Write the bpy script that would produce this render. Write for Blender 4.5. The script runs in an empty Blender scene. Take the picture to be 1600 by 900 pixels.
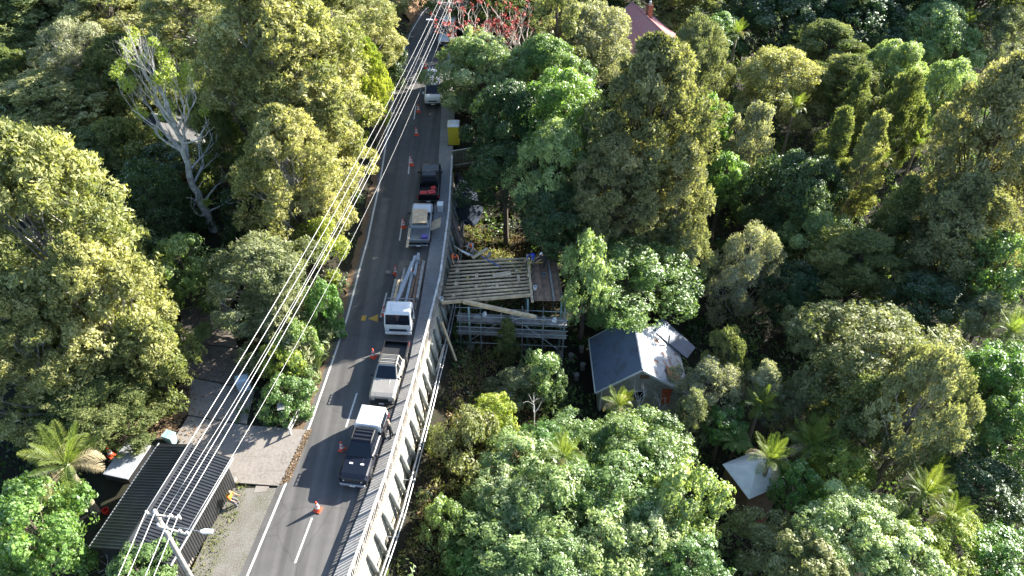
import bpy, bmesh, math, random
import numpy as np
from mathutils import Vector, Matrix
from mathutils.geometry import tessellate_polygon

# ------------------------------------------------------------------ camera, sky, sun
SC = bpy.context.scene
COL = SC.collection
FPX, CAMH, TILT = 1257.0, 44.0, math.radians(42.65)
cam = bpy.data.cameras.new('camera')
cam.sensor_width = 36.0
cam.lens = FPX / 1600.0 * 36.0
cam.clip_end = 2000
co = bpy.data.objects.new('camera', cam)
co.location = (0, 0, CAMH)
co.rotation_euler = (math.pi / 2 - TILT, 0, 0)
COL.objects.link(co)
SC.camera = co

SUN_EL = math.radians(24.0)
SUN_H = Vector((1.82, 1.19, 0)).normalized()
SUN = SUN_H * math.cos(SUN_EL) + Vector((0, 0, math.sin(SUN_EL)))
world = bpy.data.worlds.new('World')
SC.world = world
world.use_nodes = True
wn = world.node_tree.nodes
sky = wn.new('ShaderNodeTexSky')
sky.sky_type = 'NISHITA'
sky.sun_disc = False
sky.ozone_density = 2.5
sky.sun_elevation = SUN_EL
sky.sun_rotation = math.atan2(SUN.x, SUN.y)
world.node_tree.links.new(sky.outputs[0], wn['Background'].inputs[0])
wn['Background'].inputs[1].default_value = 0.082
sl = bpy.data.lights.new('sun', 'SUN')
sl.energy = 5.0
sl.angle = math.radians(0.5)
sl.color = (1.0, 0.94, 0.84)
so = bpy.data.objects.new('sun', sl)
so.rotation_euler = SUN.to_track_quat('Z', 'Y').to_euler()
so.location = (40, 30, 60)
COL.objects.link(so)
SC.view_settings.view_transform = 'Standard'
SC.view_settings.look = 'None'
SC.view_settings.exposure = 2.5
SC.view_settings.gamma = 1.0
SC.cycles.max_bounces = 5
SC.cycles.diffuse_bounces = 2
SC.cycles.glossy_bounces = 2
SC.cycles.transmission_bounces = 2

# ------------------------------------------------------------------ helpers
RND = random.Random(7)

def at(px, py, z=0.0):
    """point at height z seen at photo pixel (px, py)"""
    u, v = (px - 800) / FPX, (py - 450) / FPX
    dn = math.sin(TILT) + v * math.cos(TILT)
    fw = math.cos(TILT) - v * math.sin(TILT)
    d = (CAMH - z) / dn
    return Vector((u * d, fw * d, z))

def depth_scale(px, py, z):
    v = (py - 450) / FPX
    dn = math.sin(TILT) + v * math.cos(TILT)
    return FPX * dn / (CAMH - z)

MATS = {}
def mat(name, col, rough=0.7, metal=0.0, var=0.15, scale=6.0, bump=0.0, col2=None, spec=None, coat=0.0, detail=6.0):
    if name in MATS:
        return MATS[name]
    m = bpy.data.materials.new(name)
    m.use_nodes = True
    nt = m.node_tree
    b = nt.nodes['Principled BSDF']
    b.inputs['Roughness'].default_value = rough
    b.inputs['Metallic'].default_value = metal
    if spec is not None:
        b.inputs['Specular IOR Level'].default_value = spec
    if coat:
        b.inputs['Coat Weight'].default_value = coat
        b.inputs['Coat Roughness'].default_value = 0.08
    col = tuple(c * 0.72 for c in col)
    if col2 is None:
        col2 = tuple(c * (1 - var) for c in col)
        col = tuple(min(1, c * (1 + var * 0.6)) for c in col)
    tc = nt.nodes.new('ShaderNodeTexCoord')
    n = nt.nodes.new('ShaderNodeTexNoise')
    n.inputs['Scale'].default_value = scale
    n.inputs['Detail'].default_value = detail
    r = nt.nodes.new('ShaderNodeValToRGB')
    r.color_ramp.elements[0].position = 0.35
    r.color_ramp.elements[1].position = 0.68
    r.color_ramp.elements[0].color = (*col2, 1)
    r.color_ramp.elements[1].color = (*col, 1)
    nt.links.new(tc.outputs['Object'], n.inputs['Vector'])
    nt.links.new(n.outputs['Fac'], r.inputs[0])
    nt.links.new(r.outputs[0], b.inputs['Base Color'])
    if bump:
        n2 = nt.nodes.new('ShaderNodeTexNoise')
        n2.inputs['Scale'].default_value = scale * 8
        n2.inputs['Detail'].default_value = 8
        nt.links.new(tc.outputs['Object'], n2.inputs['Vector'])
        bp = nt.nodes.new('ShaderNodeBump')
        bp.inputs['Strength'].default_value = bump
        bp.inputs['Distance'].default_value = 0.02
        nt.links.new(n2.outputs['Fac'], bp.inputs['Height'])
        nt.links.new(bp.outputs[0], b.inputs['Normal'])
    MATS[name] = m
    return m

def leaf_mat(name, dark, mid, light, trans=0.35, gloss=0.25, rough=0.45, flip=0.0):
    """leaf colours vary from leaf to leaf (tint attribute) and a little from tree to tree"""
    if name in MATS:
        return MATS[name]
    m = bpy.data.materials.new(name)
    m.use_nodes = True
    nt = m.node_tree
    nt.nodes.remove(nt.nodes['Principled BSDF'])
    out = nt.nodes['Material Output']
    a = nt.nodes.new('ShaderNodeAttribute')
    a.attribute_name = 'tint'
    oi = nt.nodes.new('ShaderNodeObjectInfo')
    r = nt.nodes.new('ShaderNodeValToRGB')
    e = r.color_ramp.elements
    e[0].position, e[0].color = 0.0, (*dark, 1)
    e[1].position, e[1].color = 1.0, (*light, 1)
    x = e.new(0.5)
    x.color = (*mid, 1)
    hs = nt.nodes.new('ShaderNodeHueSaturation')
    mr = nt.nodes.new('ShaderNodeMapRange')
    mr.inputs['To Min'].default_value = 0.488
    mr.inputs['To Max'].default_value = 0.52
    mv = nt.nodes.new('ShaderNodeMapRange')
    mv.inputs['To Min'].default_value = 1.32
    mv.inputs['To Max'].default_value = 0.98
    nt.links.new(oi.outputs['Random'], mr.inputs[0])
    nt.links.new(oi.outputs['Random'], mv.inputs[0])
    hs.inputs['Saturation'].default_value = 0.9
    nt.links.new(mr.outputs[0], hs.inputs['Hue'])
    nt.links.new(mv.outputs[0], hs.inputs['Value'])
    nt.links.new(a.outputs['Fac'], r.inputs[0])
    nt.links.new(r.outputs[0], hs.inputs['Color'])
    d = nt.nodes.new('ShaderNodeBsdfDiffuse')
    t = nt.nodes.new('ShaderNodeBsdfTranslucent')
    g = nt.nodes.new('ShaderNodeBsdfAnisotropic')
    g.inputs['Roughness'].default_value = rough + 0.2
    g.inputs['Color'].default_value = (0.9, 0.95, 0.9, 1)
    tm = nt.nodes.new('ShaderNodeMix')
    tm.data_type = 'RGBA'
    tm.blend_type = 'MULTIPLY'
    tm.inputs[0].default_value = 1.0
    tm.inputs[7].default_value = (1.25, 1.3, 0.6, 1)
    nt.links.new(hs.outputs[0], tm.inputs[6])
    nt.links.new(tm.outputs[2], t.inputs[0])
    nt.links.new(hs.outputs[0], d.inputs[0])
    m1 = nt.nodes.new('ShaderNodeMixShader')
    m1.inputs[0].default_value = trans + 0.15
    nt.links.new(d.outputs[0], m1.inputs[1])
    nt.links.new(t.outputs[0], m1.inputs[2])
    fr = nt.nodes.new('ShaderNodeFresnel')
    fr.inputs[0].default_value = 1.4
    mg = nt.nodes.new('ShaderNodeMath')
    mg.operation = 'MULTIPLY_ADD'
    mg.inputs[1].default_value = gloss * 0.2
    mg.inputs[2].default_value = 0.0
    nt.links.new(fr.outputs[0], mg.inputs[0])
    m2 = nt.nodes.new('ShaderNodeMixShader')
    nt.links.new(mg.outputs[0], m2.inputs[0])
    nt.links.new(m1.outputs[0], m2.inputs[1])
    nt.links.new(g.outputs[0], m2.inputs[2])
    nt.links.new(m2.outputs[0], out.inputs[0])
    MATS[name] = m
    return m

def tag(o, label=None, cat=None, group=None, kind=None):
    if label: o['label'] = label
    if cat: o['category'] = cat
    if group: o['group'] = group
    if kind: o['kind'] = kind
    return o

def empty(name, loc, rz=0.0, label=None, cat=None, group=None):
    o = bpy.data.objects.new(name, None)
    o.empty_display_size = 0.3
    o.location = loc
    o.rotation_euler = (0, 0, rz)
    COL.objects.link(o)
    return tag(o, label, cat, group)

class MB:
    """collects shapes into one mesh"""
    def __init__(s):
        s.v, s.f = [], []
    def add(s, vs, fs):
        k = len(s.v)
        s.v += [tuple(p) for p in vs]
        s.f += [tuple(i + k for i in f) for f in fs]
        return s
    def box(s, c, size, rz=0.0, rx=0.0, ry=0.0):
        x, y, z = size[0] / 2, size[1] / 2, size[2] / 2
        M = Matrix.Translation(Vector(c)) @ Matrix.Rotation(rz, 4, 'Z') @ Matrix.Rotation(rx, 4, 'X') @ Matrix.Rotation(ry, 4, 'Y')
        vs = [M @ Vector((a * x, b * y, d * z)) for d in (-1, 1) for b in (-1, 1) for a in (-1, 1)]
        return s.add(vs, [(0, 2, 3, 1), (4, 5, 7, 6), (0, 1, 5, 4), (2, 6, 7, 3), (0, 4, 6, 2), (1, 3, 7, 5)])
    def beam(s, a, b, w, h):
        """rectangular bar from a to b"""
        a, b = Vector(a), Vector(b)
        d = (b - a).normalized()
        up = Vector((0, 0, 1)) if abs(d.z) < 0.95 else Vector((0, 1, 0))
        sx = d.cross(up).normalized() * w / 2
        sz = sx.cross(d).normalized() * h / 2
        vs = [p + i * sx + j * sz for p in (a, b) for i, j in ((-1, -1), (1, -1), (1, 1), (-1, 1))]
        return s.add(vs, [(0, 1, 2, 3), (7, 6, 5, 4), (0, 4, 5, 1), (1, 5, 6, 2), (2, 6, 7, 3), (3, 7, 4, 0)])
    def tube(s, pts, rad, n=8, cap=True):
        pts = [Vector(p) for p in pts]
        if not isinstance(rad, (list, tuple)):
            rad = [rad] * len(pts)
        k0 = len(s.v)
        ref = None
        for i, p in enumerate(pts):
            d = (pts[min(i + 1, len(pts) - 1)] - pts[max(i - 1, 0)])
            d = d.normalized() if d.length > 1e-9 else Vector((0, 0, 1))
            if ref is None:
                ref = Vector((1, 0, 0)) if abs(d.x) < 0.8 else Vector((0, 1, 0))
            u = (ref - d * ref.dot(d))
            u = u.normalized() if u.length > 1e-6 else d.orthogonal().normalized()
            ref = u
            w = d.cross(u)
            for j in range(n):
                a = 2 * math.pi * j / n
                s.v.append(tuple(p + (u * math.cos(a) + w * math.sin(a)) * rad[i]))
        for i in range(len(pts) - 1):
            for j in range(n):
                a, b = k0 + i * n + j, k0 + i * n + (j + 1) % n
                s.f.append((a, b, b + n, a + n))
        if cap:
            s.f.append(tuple(k0 + j for j in range(n))[::-1])
            e = k0 + (len(pts) - 1) * n
            s.f.append(tuple(e + j for j in range(n)))
        return s
    def loft(s, rings, cap=True):
        n = len(rings[0])
        k0 = len(s.v)
        for r in rings:
            s.v += [tuple(p) for p in r]
        for i in range(len(rings) - 1):
            for j in range(n):
                a, b = k0 + i * n + j, k0 + i * n + (j + 1) % n
                s.f.append((a, b, b + n, a + n))
        if cap:
            s.f.append(tuple(k0 + j for j in range(n))[::-1])
            e = k0 + (len(rings) - 1) * n
            s.f.append(tuple(e + j for j in range(n)))
        return s
    def slab(s, quad, t):
        """four points, thickened by t along the normal (both given in order)"""
        q = [Vector(p) for p in quad]
        nrm = (q[1] - q[0]).cross(q[3] - q[0]).normalized()
        o = [p + nrm * t for p in q]
        return s.add(q + o, [(3, 2, 1, 0), (4, 5, 6, 7), (0, 1, 5, 4), (1, 2, 6, 5), (2, 3, 7, 6), (3, 0, 4, 7)])
    def mesh(s, name):
        me = bpy.data.meshes.new(name)
        me.from_pydata(s.v, [], s.f)
        bm = bmesh.new()
        bm.from_mesh(me)
        bmesh.ops.recalc_face_normals(bm, faces=bm.faces)
        bm.to_mesh(me)
        bm.free()
        return me
    def build(s, name, m, parent=None, bevel=0.0, smooth=False, loc=None, rot=None):
        me = s.mesh(name)
        return link(name, me, m, parent, bevel, smooth, loc, rot)

def link(name, me, m, parent=None, bevel=0.0, smooth=False, loc=None, rot=None):
    if m is not None and len(me.materials) == 0:
        me.materials.append(m)
    if smooth:
        me.polygons.foreach_set('use_smooth', [True] * len(me.polygons))
    o = bpy.data.objects.new(name, me)
    COL.objects.link(o)
    if parent is not None: o.parent = parent
    if loc is not None: o.location = loc
    if rot is not None: o.rotation_euler = rot
    if bevel:
        b = o.modifiers.new('bevel', 'BEVEL')
        b.width = bevel
        b.segments = 2
        b.limit_method = 'ANGLE'
        b.angle_limit = math.radians(35)
    return o

def copy_tree(o, parent=None):
    c = o.copy()
    COL.objects.link(c)
    c.parent = parent
    for ch in list(o.children):
        copy_tree(ch, c)
    return c

def np_mesh(name, verts, faces, tint=None):
    """fast mesh from arrays; faces all of one size"""
    me = bpy.data.meshes.new(name)
    nv, (nf, k) = len(verts), faces.shape
    me.vertices.add(nv)
    me.vertices.foreach_set('co', np.ascontiguousarray(verts, dtype=np.float32).ravel())
    me.loops.add(nf * k)
    me.loops.foreach_set('vertex_index', np.ascontiguousarray(faces, dtype=np.int32).ravel())
    me.polygons.add(nf)
    me.polygons.foreach_set('loop_start', np.arange(0, nf * k, k, dtype=np.int32))
    if tint is not None:
        at_ = me.attributes.new('tint', 'FLOAT', 'POINT')
        at_.data.foreach_set('value', np.ascontiguousarray(tint, dtype=np.float32))
    me.update(calc_edges=True)
    return me

def lerp1(tab):
    xs = [a for a, b in tab]; ys = [b for a, b in tab]
    return lambda y: float(np.interp(y, xs, ys))
def smooth(a, b, x):
    t = min(1, max(0, (x - a) / (b - a)))
    return t * t * (3 - 2 * t)

# ------------------------------------------------------------------ the lie of the land
XC = lerp1([(-20, -19.5), (10, -14.9), (24, -12.75), (34, -11.25), (44.3, -10.2), (54, -9.7), (62, -9.8), (70, -10.15), (80, -10.4), (88, -10.4), (94, -10.0), (100, -9.0), (106, -7.0), (114, -3.0), (130, 6)])
XL = lambda y: XC(y) - 2.5 - 0.25 * math.exp(-((y - 54) / 10) ** 2)
XK = lerp1([(-20, -16.6), (10, -12.6), (23, -10.35), (28.7, -9.1), (35.3, -8.1), (40.1, -7.5), (45.5, -7.25), (53.5, -7.0), (65, -7.1), (76, -7.5), (88, -7.6), (94, -7.2), (100, -6.2), (106, -4.2), (114, 0), (130, 9)])
XF = lerp1([(-20, -16.0), (10, -11.9), (22.75, -9.22), (29, -7.98), (36.3, -7.0), (42.3, -6.32), (48.1, -5.74), (56.5, -5.55), (64.5, -5.72), (72, -6.0), (88, -6.2), (94, -5.8), (100, -4.8), (106, -2.8), (114, 1.4), (130, 10)])

def bumps(x, y):
    return 0.35 * math.sin(x * 0.31 + 1.3) * math.cos(y * 0.27) + 0.2 * math.sin(x * 0.83 + y * 0.61)

def ground(x, y):
    t = x - XF(y)
    if t > -0.1:
        t = max(t, 0)
        k = 1 - smooth(64, 72, y)
        a = -2.9 - 2.2 * (1 - math.exp(-t / 2.5)) - 0.2 * min(t, 34)
        b = -0.05 - 0.27 * min(t, 40)
        return k * a + (1 - k) * b + bumps(x, y) * smooth(0.5, 5, t)
    tl = XL(y) - x
    if tl < 0.3:
        return -0.12
    up = smooth(43, 50, y)
    b = 1.5 * smooth(0.6, 3.2, tl) * (1 - 0.85 * smooth(6, 8.5, tl) * (1 - smooth(58, 66, y))) * up
    far = 0.09 * max(0, tl - 14) * smooth(45, 70, y)
    return -0.1 + b + far + bumps(x, y) * smooth(10, 18, tl) - 0.8 * smooth(10, 14, tl) * (1 - up)
# ------------------------------------------------------------------ surface materials
def ground_mat(name, cols, scales, bump=0.4, rough=0.95):
    """three colours mixed by two noises"""
    cols = [tuple(v * 0.6 for v in c) for c in cols]
    if name in MATS: return MATS[name]
    m = bpy.data.materials.new(name); m.use_nodes = True
    nt = m.node_tree; b = nt.nodes['Principled BSDF']
    b.inputs['Roughness'].default_value = rough
    b.inputs['Specular IOR Level'].default_value = 0.25
    tc = nt.nodes.new('ShaderNodeTexCoord')
    prev = None
    for i, c in enumerate(cols):
        if i == 0:
            rgb = nt.nodes.new('ShaderNodeRGB'); rgb.outputs[0].default_value = (*c, 1); prev = rgb.outputs[0]; continue
        n = nt.nodes.new('ShaderNodeTexNoise'); n.inputs['Scale'].default_value = scales[i - 1]; n.inputs['Detail'].default_value = 8; n.inputs['Roughness'].default_value = 0.65
        mp = nt.nodes.new('ShaderNodeMapping'); mp.inputs['Location'].default_value = (i * 13.1, i * 7.7, 0)
        nt.links.new(tc.outputs['Object'], mp.inputs[0]); nt.links.new(mp.outputs[0], n.inputs['Vector'])
        r = nt.nodes.new('ShaderNodeMapRange'); r.inputs['From Min'].default_value = 0.42; r.inputs['From Max'].default_value = 0.62
        nt.links.new(n.outputs['Fac'], r.inputs[0])
        mx = nt.nodes.new('ShaderNodeMix'); mx.data_type = 'RGBA'
        nt.links.new(r.outputs[0], mx.inputs[0]); nt.links.new(prev, mx.inputs[6]); mx.inputs[7].default_value = (*c, 1)
        prev = mx.outputs[2]
    nt.links.new(prev, b.inputs['Base Color'])
    n2 = nt.nodes.new('ShaderNodeTexNoise'); n2.inputs['Scale'].default_value = 25; n2.inputs['Detail'].default_value = 8
    nt.links.new(tc.outputs['Object'], n2.inputs['Vector'])
    bp = nt.nodes.new('ShaderNodeBump'); bp.inputs['Strength'].default_value = bump; bp.inputs['Distance'].default_value = 0.03
    nt.links.new(n2.outputs['Fac'], bp.inputs['Height']); nt.links.new(bp.outputs[0], b.inputs['Normal'])
    MATS[name] = m
    return m

M_SOIL = ground_mat('forest_soil', [(0.022, 0.017, 0.011), (0.035, 0.027, 0.016), (0.02, 0.026, 0.01)], [0.6, 2.2])
M_ASPH = ground_mat('asphalt', [(0.115, 0.112, 0.107), (0.14, 0.135, 0.128), (0.098, 0.097, 0.096), (0.16, 0.153, 0.145)], [0.35, 0.9, 30.0], bump=0.15, rough=0.8)
def road_wear(m):
    nt = m.node_tree; b = nt.nodes['Principled BSDF']
    src = b.inputs['Base Color'].links[0].from_socket
    tc = nt.nodes.new('ShaderNodeTexCoord'); mp = nt.nodes.new('ShaderNodeMapping')
    mp.inputs['Rotation'].default_value = (0, 0, math.radians(5)); mp.inputs['Scale'].default_value = (1.6, 0.05, 1)
    n = nt.nodes.new('ShaderNodeTexNoise'); n.inputs['Scale'].default_value = 1.0; n.inputs['Detail'].default_value = 5
    r = nt.nodes.new('ShaderNodeMapRange'); r.inputs['From Min'].default_value = 0.35; r.inputs['From Max'].default_value = 0.65; r.inputs['To Min'].default_value = 0.72; r.inputs['To Max'].default_value = 1.18
    v = nt.nodes.new('ShaderNodeTexVoronoi'); v.feature = 'DISTANCE_TO_EDGE'; v.inputs['Scale'].default_value = 0.21
    nd = nt.nodes.new('ShaderNodeTexNoise'); nd.inputs['Scale'].default_value = 1.3; nd.inputs['Detail'].default_value = 6
    ad = nt.nodes.new('ShaderNodeMix'); ad.data_type = 'VECTOR'; ad.inputs[0].default_value = 0.35
    nt.links.new(tc.outputs['Object'], nd.inputs['Vector']); nt.links.new(tc.outputs['Object'], ad.inputs[4]); nt.links.new(nd.outputs['Color'], ad.inputs[5]); nt.links.new(ad.outputs[1], v.inputs['Vector'])
    cr = nt.nodes.new('ShaderNodeMapRange'); cr.inputs['From Min'].default_value = 0.0; cr.inputs['From Max'].default_value = 0.012; cr.inputs['To Min'].default_value = 0.82; cr.inputs['To Max'].default_value = 1.0
    nt.links.new(v.outputs['Distance'], cr.inputs[0])
    nt.links.new(tc.outputs['Object'], mp.inputs[0]); nt.links.new(mp.outputs[0], n.inputs['Vector']); nt.links.new(n.outputs['Fac'], r.inputs[0])
    ml = nt.nodes.new('ShaderNodeMath'); ml.operation = 'MULTIPLY'; nt.links.new(r.outputs[0], ml.inputs[0]); nt.links.new(cr.outputs[0], ml.inputs[1])
    hv = nt.nodes.new('ShaderNodeHueSaturation'); nt.links.new(src, hv.inputs['Color']); nt.links.new(ml.outputs[0], hv.inputs['Value'])
    nt.links.new(hv.outputs[0], b.inputs['Base Color'])
road_wear(M_ASPH)
M_GRAVEL = ground_mat('gravel', [(0.2, 0.19, 0.165), (0.14, 0.12, 0.095), (0.1, 0.1, 0.045), (0.27, 0.26, 0.24)], [1.0, 0.55, 14.0], bump=0.5)
M_CONC = ground_mat('old_concrete', [(0.29, 0.26, 0.225), (0.22, 0.195, 0.165), (0.33, 0.3, 0.27)], [0.7, 5.0], bump=0.12, rough=0.85)
M_DRIVE = ground_mat('dark_driveway', [(0.2, 0.17, 0.145), (0.14, 0.11, 0.085), (0.25, 0.215, 0.18)], [0.6, 3.0], bump=0.2)
M_PATH = ground_mat('footpath_concrete', [(0.33, 0.325, 0.31), (0.26, 0.255, 0.245), (0.38, 0.37, 0.35)], [0.8, 6.0], bump=0.1, rough=0.85)
M_CLAY = ground_mat('clay_bank', [(0.42, 0.24, 0.12), (0.5, 0.33, 0.2), (0.3, 0.2, 0.11)], [0.7, 3.0])
M_PAINT = mat('road_paint', (0.62, 0.61, 0.58), 0.6, var=0.25, scale=9)
M_YELLOW = mat('yellow_road_paint', (0.55, 0.32, 0.03), 0.7, var=0.35, scale=12)

# ------------------------------------------------------------------ terrain and road
ts = sorted(set([-0.16, -0.08, -1, -2.5, -4.5, -6, -7.5, -8.3, -9] + [-9.6 - 0.8 * i for i in range(16)] + [-23 - 3 * i for i in range(34)] +
                [0.02, 0.6] + [1.2 * i + 1.4 for i in range(14)] + [19 + 3.5 * i for i in range(40)]))
ys = [-24 + 1.2 * i for i in range(85)] + [80 + 2.5 * i for i in range(70)]
TX, TY = len(ts), len(ys)
tv = []
for y in ys:
    for t in ts:
        x = XF(y) + t
        if t == -0.08 or t == -0.16:
            z = ground(XF(y) + 0.02, y) if t == -0.08 else -0.12
        else:
            z = ground(x, y)
        tv.append((x, y, z))
tf = [(j * TX + i, j * TX + i + 1, (j + 1) * TX + i + 1, (j + 1) * TX + i) for j in range(TY - 1) for i in range(TX - 1)]
me = np_mesh('ground', np.array(tv), np.array(tf))
tag(link('ground', me, M_SOIL, smooth=True), kind='structure')

def strip(name, fl, fr, y0, y1, z, m, step=1.0, thick=0.0, parent=None):
    n = int((y1 - y0) / step) + 1
    mb = MB()
    for i in range(n):
        y = y0 + (y1 - y0) * i / (n - 1)
        mb.v += [(fl(y), y, z), (fr(y), y, z)]
    mb.f = [(2 * i, 2 * i + 1, 2 * i + 3, 2 * i + 2) for i in range(n - 1)]
    if thick:
        k = len(mb.v)
        mb.v += [(a, b, c - thick) for a, b, c in mb.v]
        for i in range(n - 1):
            mb.f += [(2 * i, 2 * i + 2, k + 2 * i + 2, k + 2 * i), (2 * i + 1, k + 2 * i + 1, k + 2 * i + 3, 2 * i + 3)]
        mb.f += [(0, k, k + 1, 1), (2 * n - 2, 2 * n - 1, k + 2 * n - 1, k + 2 * n - 2)]
    me = bpy.data.meshes.new(name); me.from_pydata(mb.v, [], mb.f)
    return link(name, me, m, parent)

tag(strip('road', lambda y: XL(y) - 0.45, lambda y: XK(y), -24, 125, 0.0, M_ASPH), kind='structure')
tag(strip('edge_line', lambda y: XL(y) - 0.07, lambda y: XL(y) + 0.07, -10, 118, 0.004, M_PAINT), kind='structure')
k = 0
for i, y in enumerate((3.86, 13.86, 23.86, 33.8, 44.2, 53.8, 63.8, 73.8, 83.8, 93.6)):
    tag(strip('lane_dash' if i == 0 else 'lane_dash', lambda y: XC(y) - 0.06, lambda y: XC(y) + 0.06, y, y + 3.0, 0.004, M_PAINT, 0.6), kind='structure')
# two yellow marks sprayed on the left lane
a = at(584, 497); q = [at(575, 498), at(591, 491), at(590, 503)]
mb = MB(); mb.add([Vector((p.x, p.y, 0.005)) for p in q], [(0, 1, 2)]); tag(mb.build('arrow_marking', M_YELLOW), kind='structure')
q = [at(564, 501), at(571, 501), at(573, 493), at(566, 493)]
mb = MB(); mb.add([Vector((p.x, p.y, 0.005)) for p in q], [(0, 1, 2, 3)]); tag(mb.build('arrow_marking', M_YELLOW), kind='structure')
# asphalt repairs
M_PATCH = ground_mat('asphalt_patch', [(0.085, 0.084, 0.083), (0.1, 0.098, 0.095)], [1.5], bump=0.15, rough=0.8)
for (x0, x1, y0, y1) in ((0.25, 1.5, 46, 50.2), (-2.2, -1.2, 60, 64), (0.4, 2.3, 20.2, 21.6)):
    tag(strip('asphalt_patch', lambda y: XC(y) + x0, lambda y: XC(y) + x1, y0, y1, 0.003, M_PATCH, 0.5), kind='structure')
# kerb and footpath: each bay of the path a slab
tag(strip('kerb', lambda y: XK(y), lambda y: XK(y) + 0.14, -24, 104, 0.11, M_PATH, 1.0, 0.3), kind='structure')
fp = tag(empty('footpath', (0, 0, 0)), kind='structure')
y = 14.0
while y < 92:
    y1 = y + 3.0
    strip('path_bay', lambda q: XK(q) + 0.14, lambda q: XF(q) - 0.02, y, y1 - 0.015, 0.105, M_PATH if int(y * 7) % 3 else M_CONC, 0.75, 0.25, fp)
    y = y1
# gravel shoulder on the left and its strip of leaf litter
tag(strip('gravel_shoulder', lambda y: max(XL(y) - 3.4, -19.4 + (y - 23.4) * 0.2) - (2.0 if y < 23 else 0), lambda y: XL(y) - 0.4, -10, 29.0, -0.004, M_GRAVEL, 0.5, 0.05), kind='structure')
M_LITTER = ground_mat('leaf_litter_soil', [(0.2, 0.12, 0.07), (0.11, 0.075, 0.045), (0.24, 0.17, 0.1)], [1.2, 6.0])
tag(strip('verge', lambda y: XL(y) - 1.0 - 0.3 * math.sin(y * 1.7) - 0.2 * math.sin(y * 4.1), lambda y: XL(y) - 0.32 - 0.07 * math.sin(y * 2.3) - 0.05 * math.sin(y * 5.9), 29.2, 100, 0.003, M_LITTER, 0.3), kind='structure')

# driveway slabs
dw = tag(empty('driveway', (0, 0, 0)), kind='structure')
def px_slab(name, quad, z, m, parent=None, t=0.1):
    q = [at(a, b, z) for a, b in quad]
    c = sum(q, Vector()) / 4
    q = [c + (p - c) * 0.997 for p in q]
    mb = MB(); mb.slab([p - Vector((0, 0, t)) for p in q], t)
    if (q[1] - q[0]).cross(q[3] - q[0]).z < 0:
        mb = MB(); mb.slab([p - Vector((0, 0, t)) for p in q[::-1]], t)
    return mb.build(name, m, parent)
px_slab('slab', [(340, 752), (437, 759), (462, 716), (362, 712)], 0.004, M_CONC, dw)
px_slab('slab', [(362, 712), (462, 716), (486, 672), (383, 664)], 0.008, M_CONC, dw)
px_slab('slab', [(300, 706), (342, 752), (362, 712), (383, 664), (383, 664)][0:4], 0.0, M_CONC, dw)
px_slab('slab', [(255, 712), (300, 706), (383, 664), (294, 650)], 0.002, M_CONC, dw)
px_slab('slab', [(294, 648), (385, 662), (398, 610), (296, 590)], 0.004, M_CONC, dw)
px_slab('slab', [(296, 588), (398, 608), (372, 545), (282, 535)], 0.0, M_DRIVE, dw)
px_slab('slab', [(282, 533), (372, 543), (352, 470), (282, 462)], 0.003, M_DRIVE, dw)
px_slab('slab', [(282, 460), (352, 468), (338, 395), (276, 390)], 0.0, M_DRIVE, dw)
tag(px_slab('yard', [(150, 830), (255, 712), (294, 588), (180, 660)], -0.02, M_SOIL), kind='structure')  # dark soil colour stands in for the shade over the yard
tag(px_slab('manhole_patch', [(396, 770), (414, 768), (420, 760), (400, 759)], 0.012, M_CONC), kind='structure')

# clay bank at the far bend
mb = MB()
N = 24
for i in range(N):
    a = i / (N - 1)
    y = 97.5 + a * 12; x = XL(y) - 1.2
    j = 0.5 * math.sin(i * 2.1) + 0.3 * math.sin(i * 5.3)
    mb.v += [(x + 0.4, y - 0.2, -0.1), (x - 0.6 + j * 0.3, y + 0.6, 1.1 + j * 0.3), (x - 2.0 + j * 0.3, y + 1.8, 2.6 + j * 0.5), (x - 5.5, y + 4, 3.4 + j * 0.4)]
for i in range(N - 1):
    for q in range(3):
        a = i * 4 + q
        mb.f.append((a, a + 1, a + 5, a + 4))
tag(mb.build('clay_bank', M_CLAY, smooth=True), kind='structure')

# ------------------------------------------------------------------ retaining wall, fence, pipes
M_RAIL = mat('weathered_rail', (0.62, 0.6, 0.56), 0.7, var=0.35, scale=3)
M_BATTEN = mat('pale_timber_batten', (0.42, 0.37, 0.31), 0.75, var=0.4, scale=4)
M_LAG = mat('timber_lagging', (0.55, 0.5, 0.4), 0.8, var=0.35, scale=1.6, bump=0.2)
M_POST = mat('treated_pole', (0.27, 0.28, 0.25), 0.8, var=0.35, scale=2.5)
M_PIPE = mat('galvanised_pipe', (0.36, 0.38, 0.39), 0.4, 0.6, var=0.2, scale=5)

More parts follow.
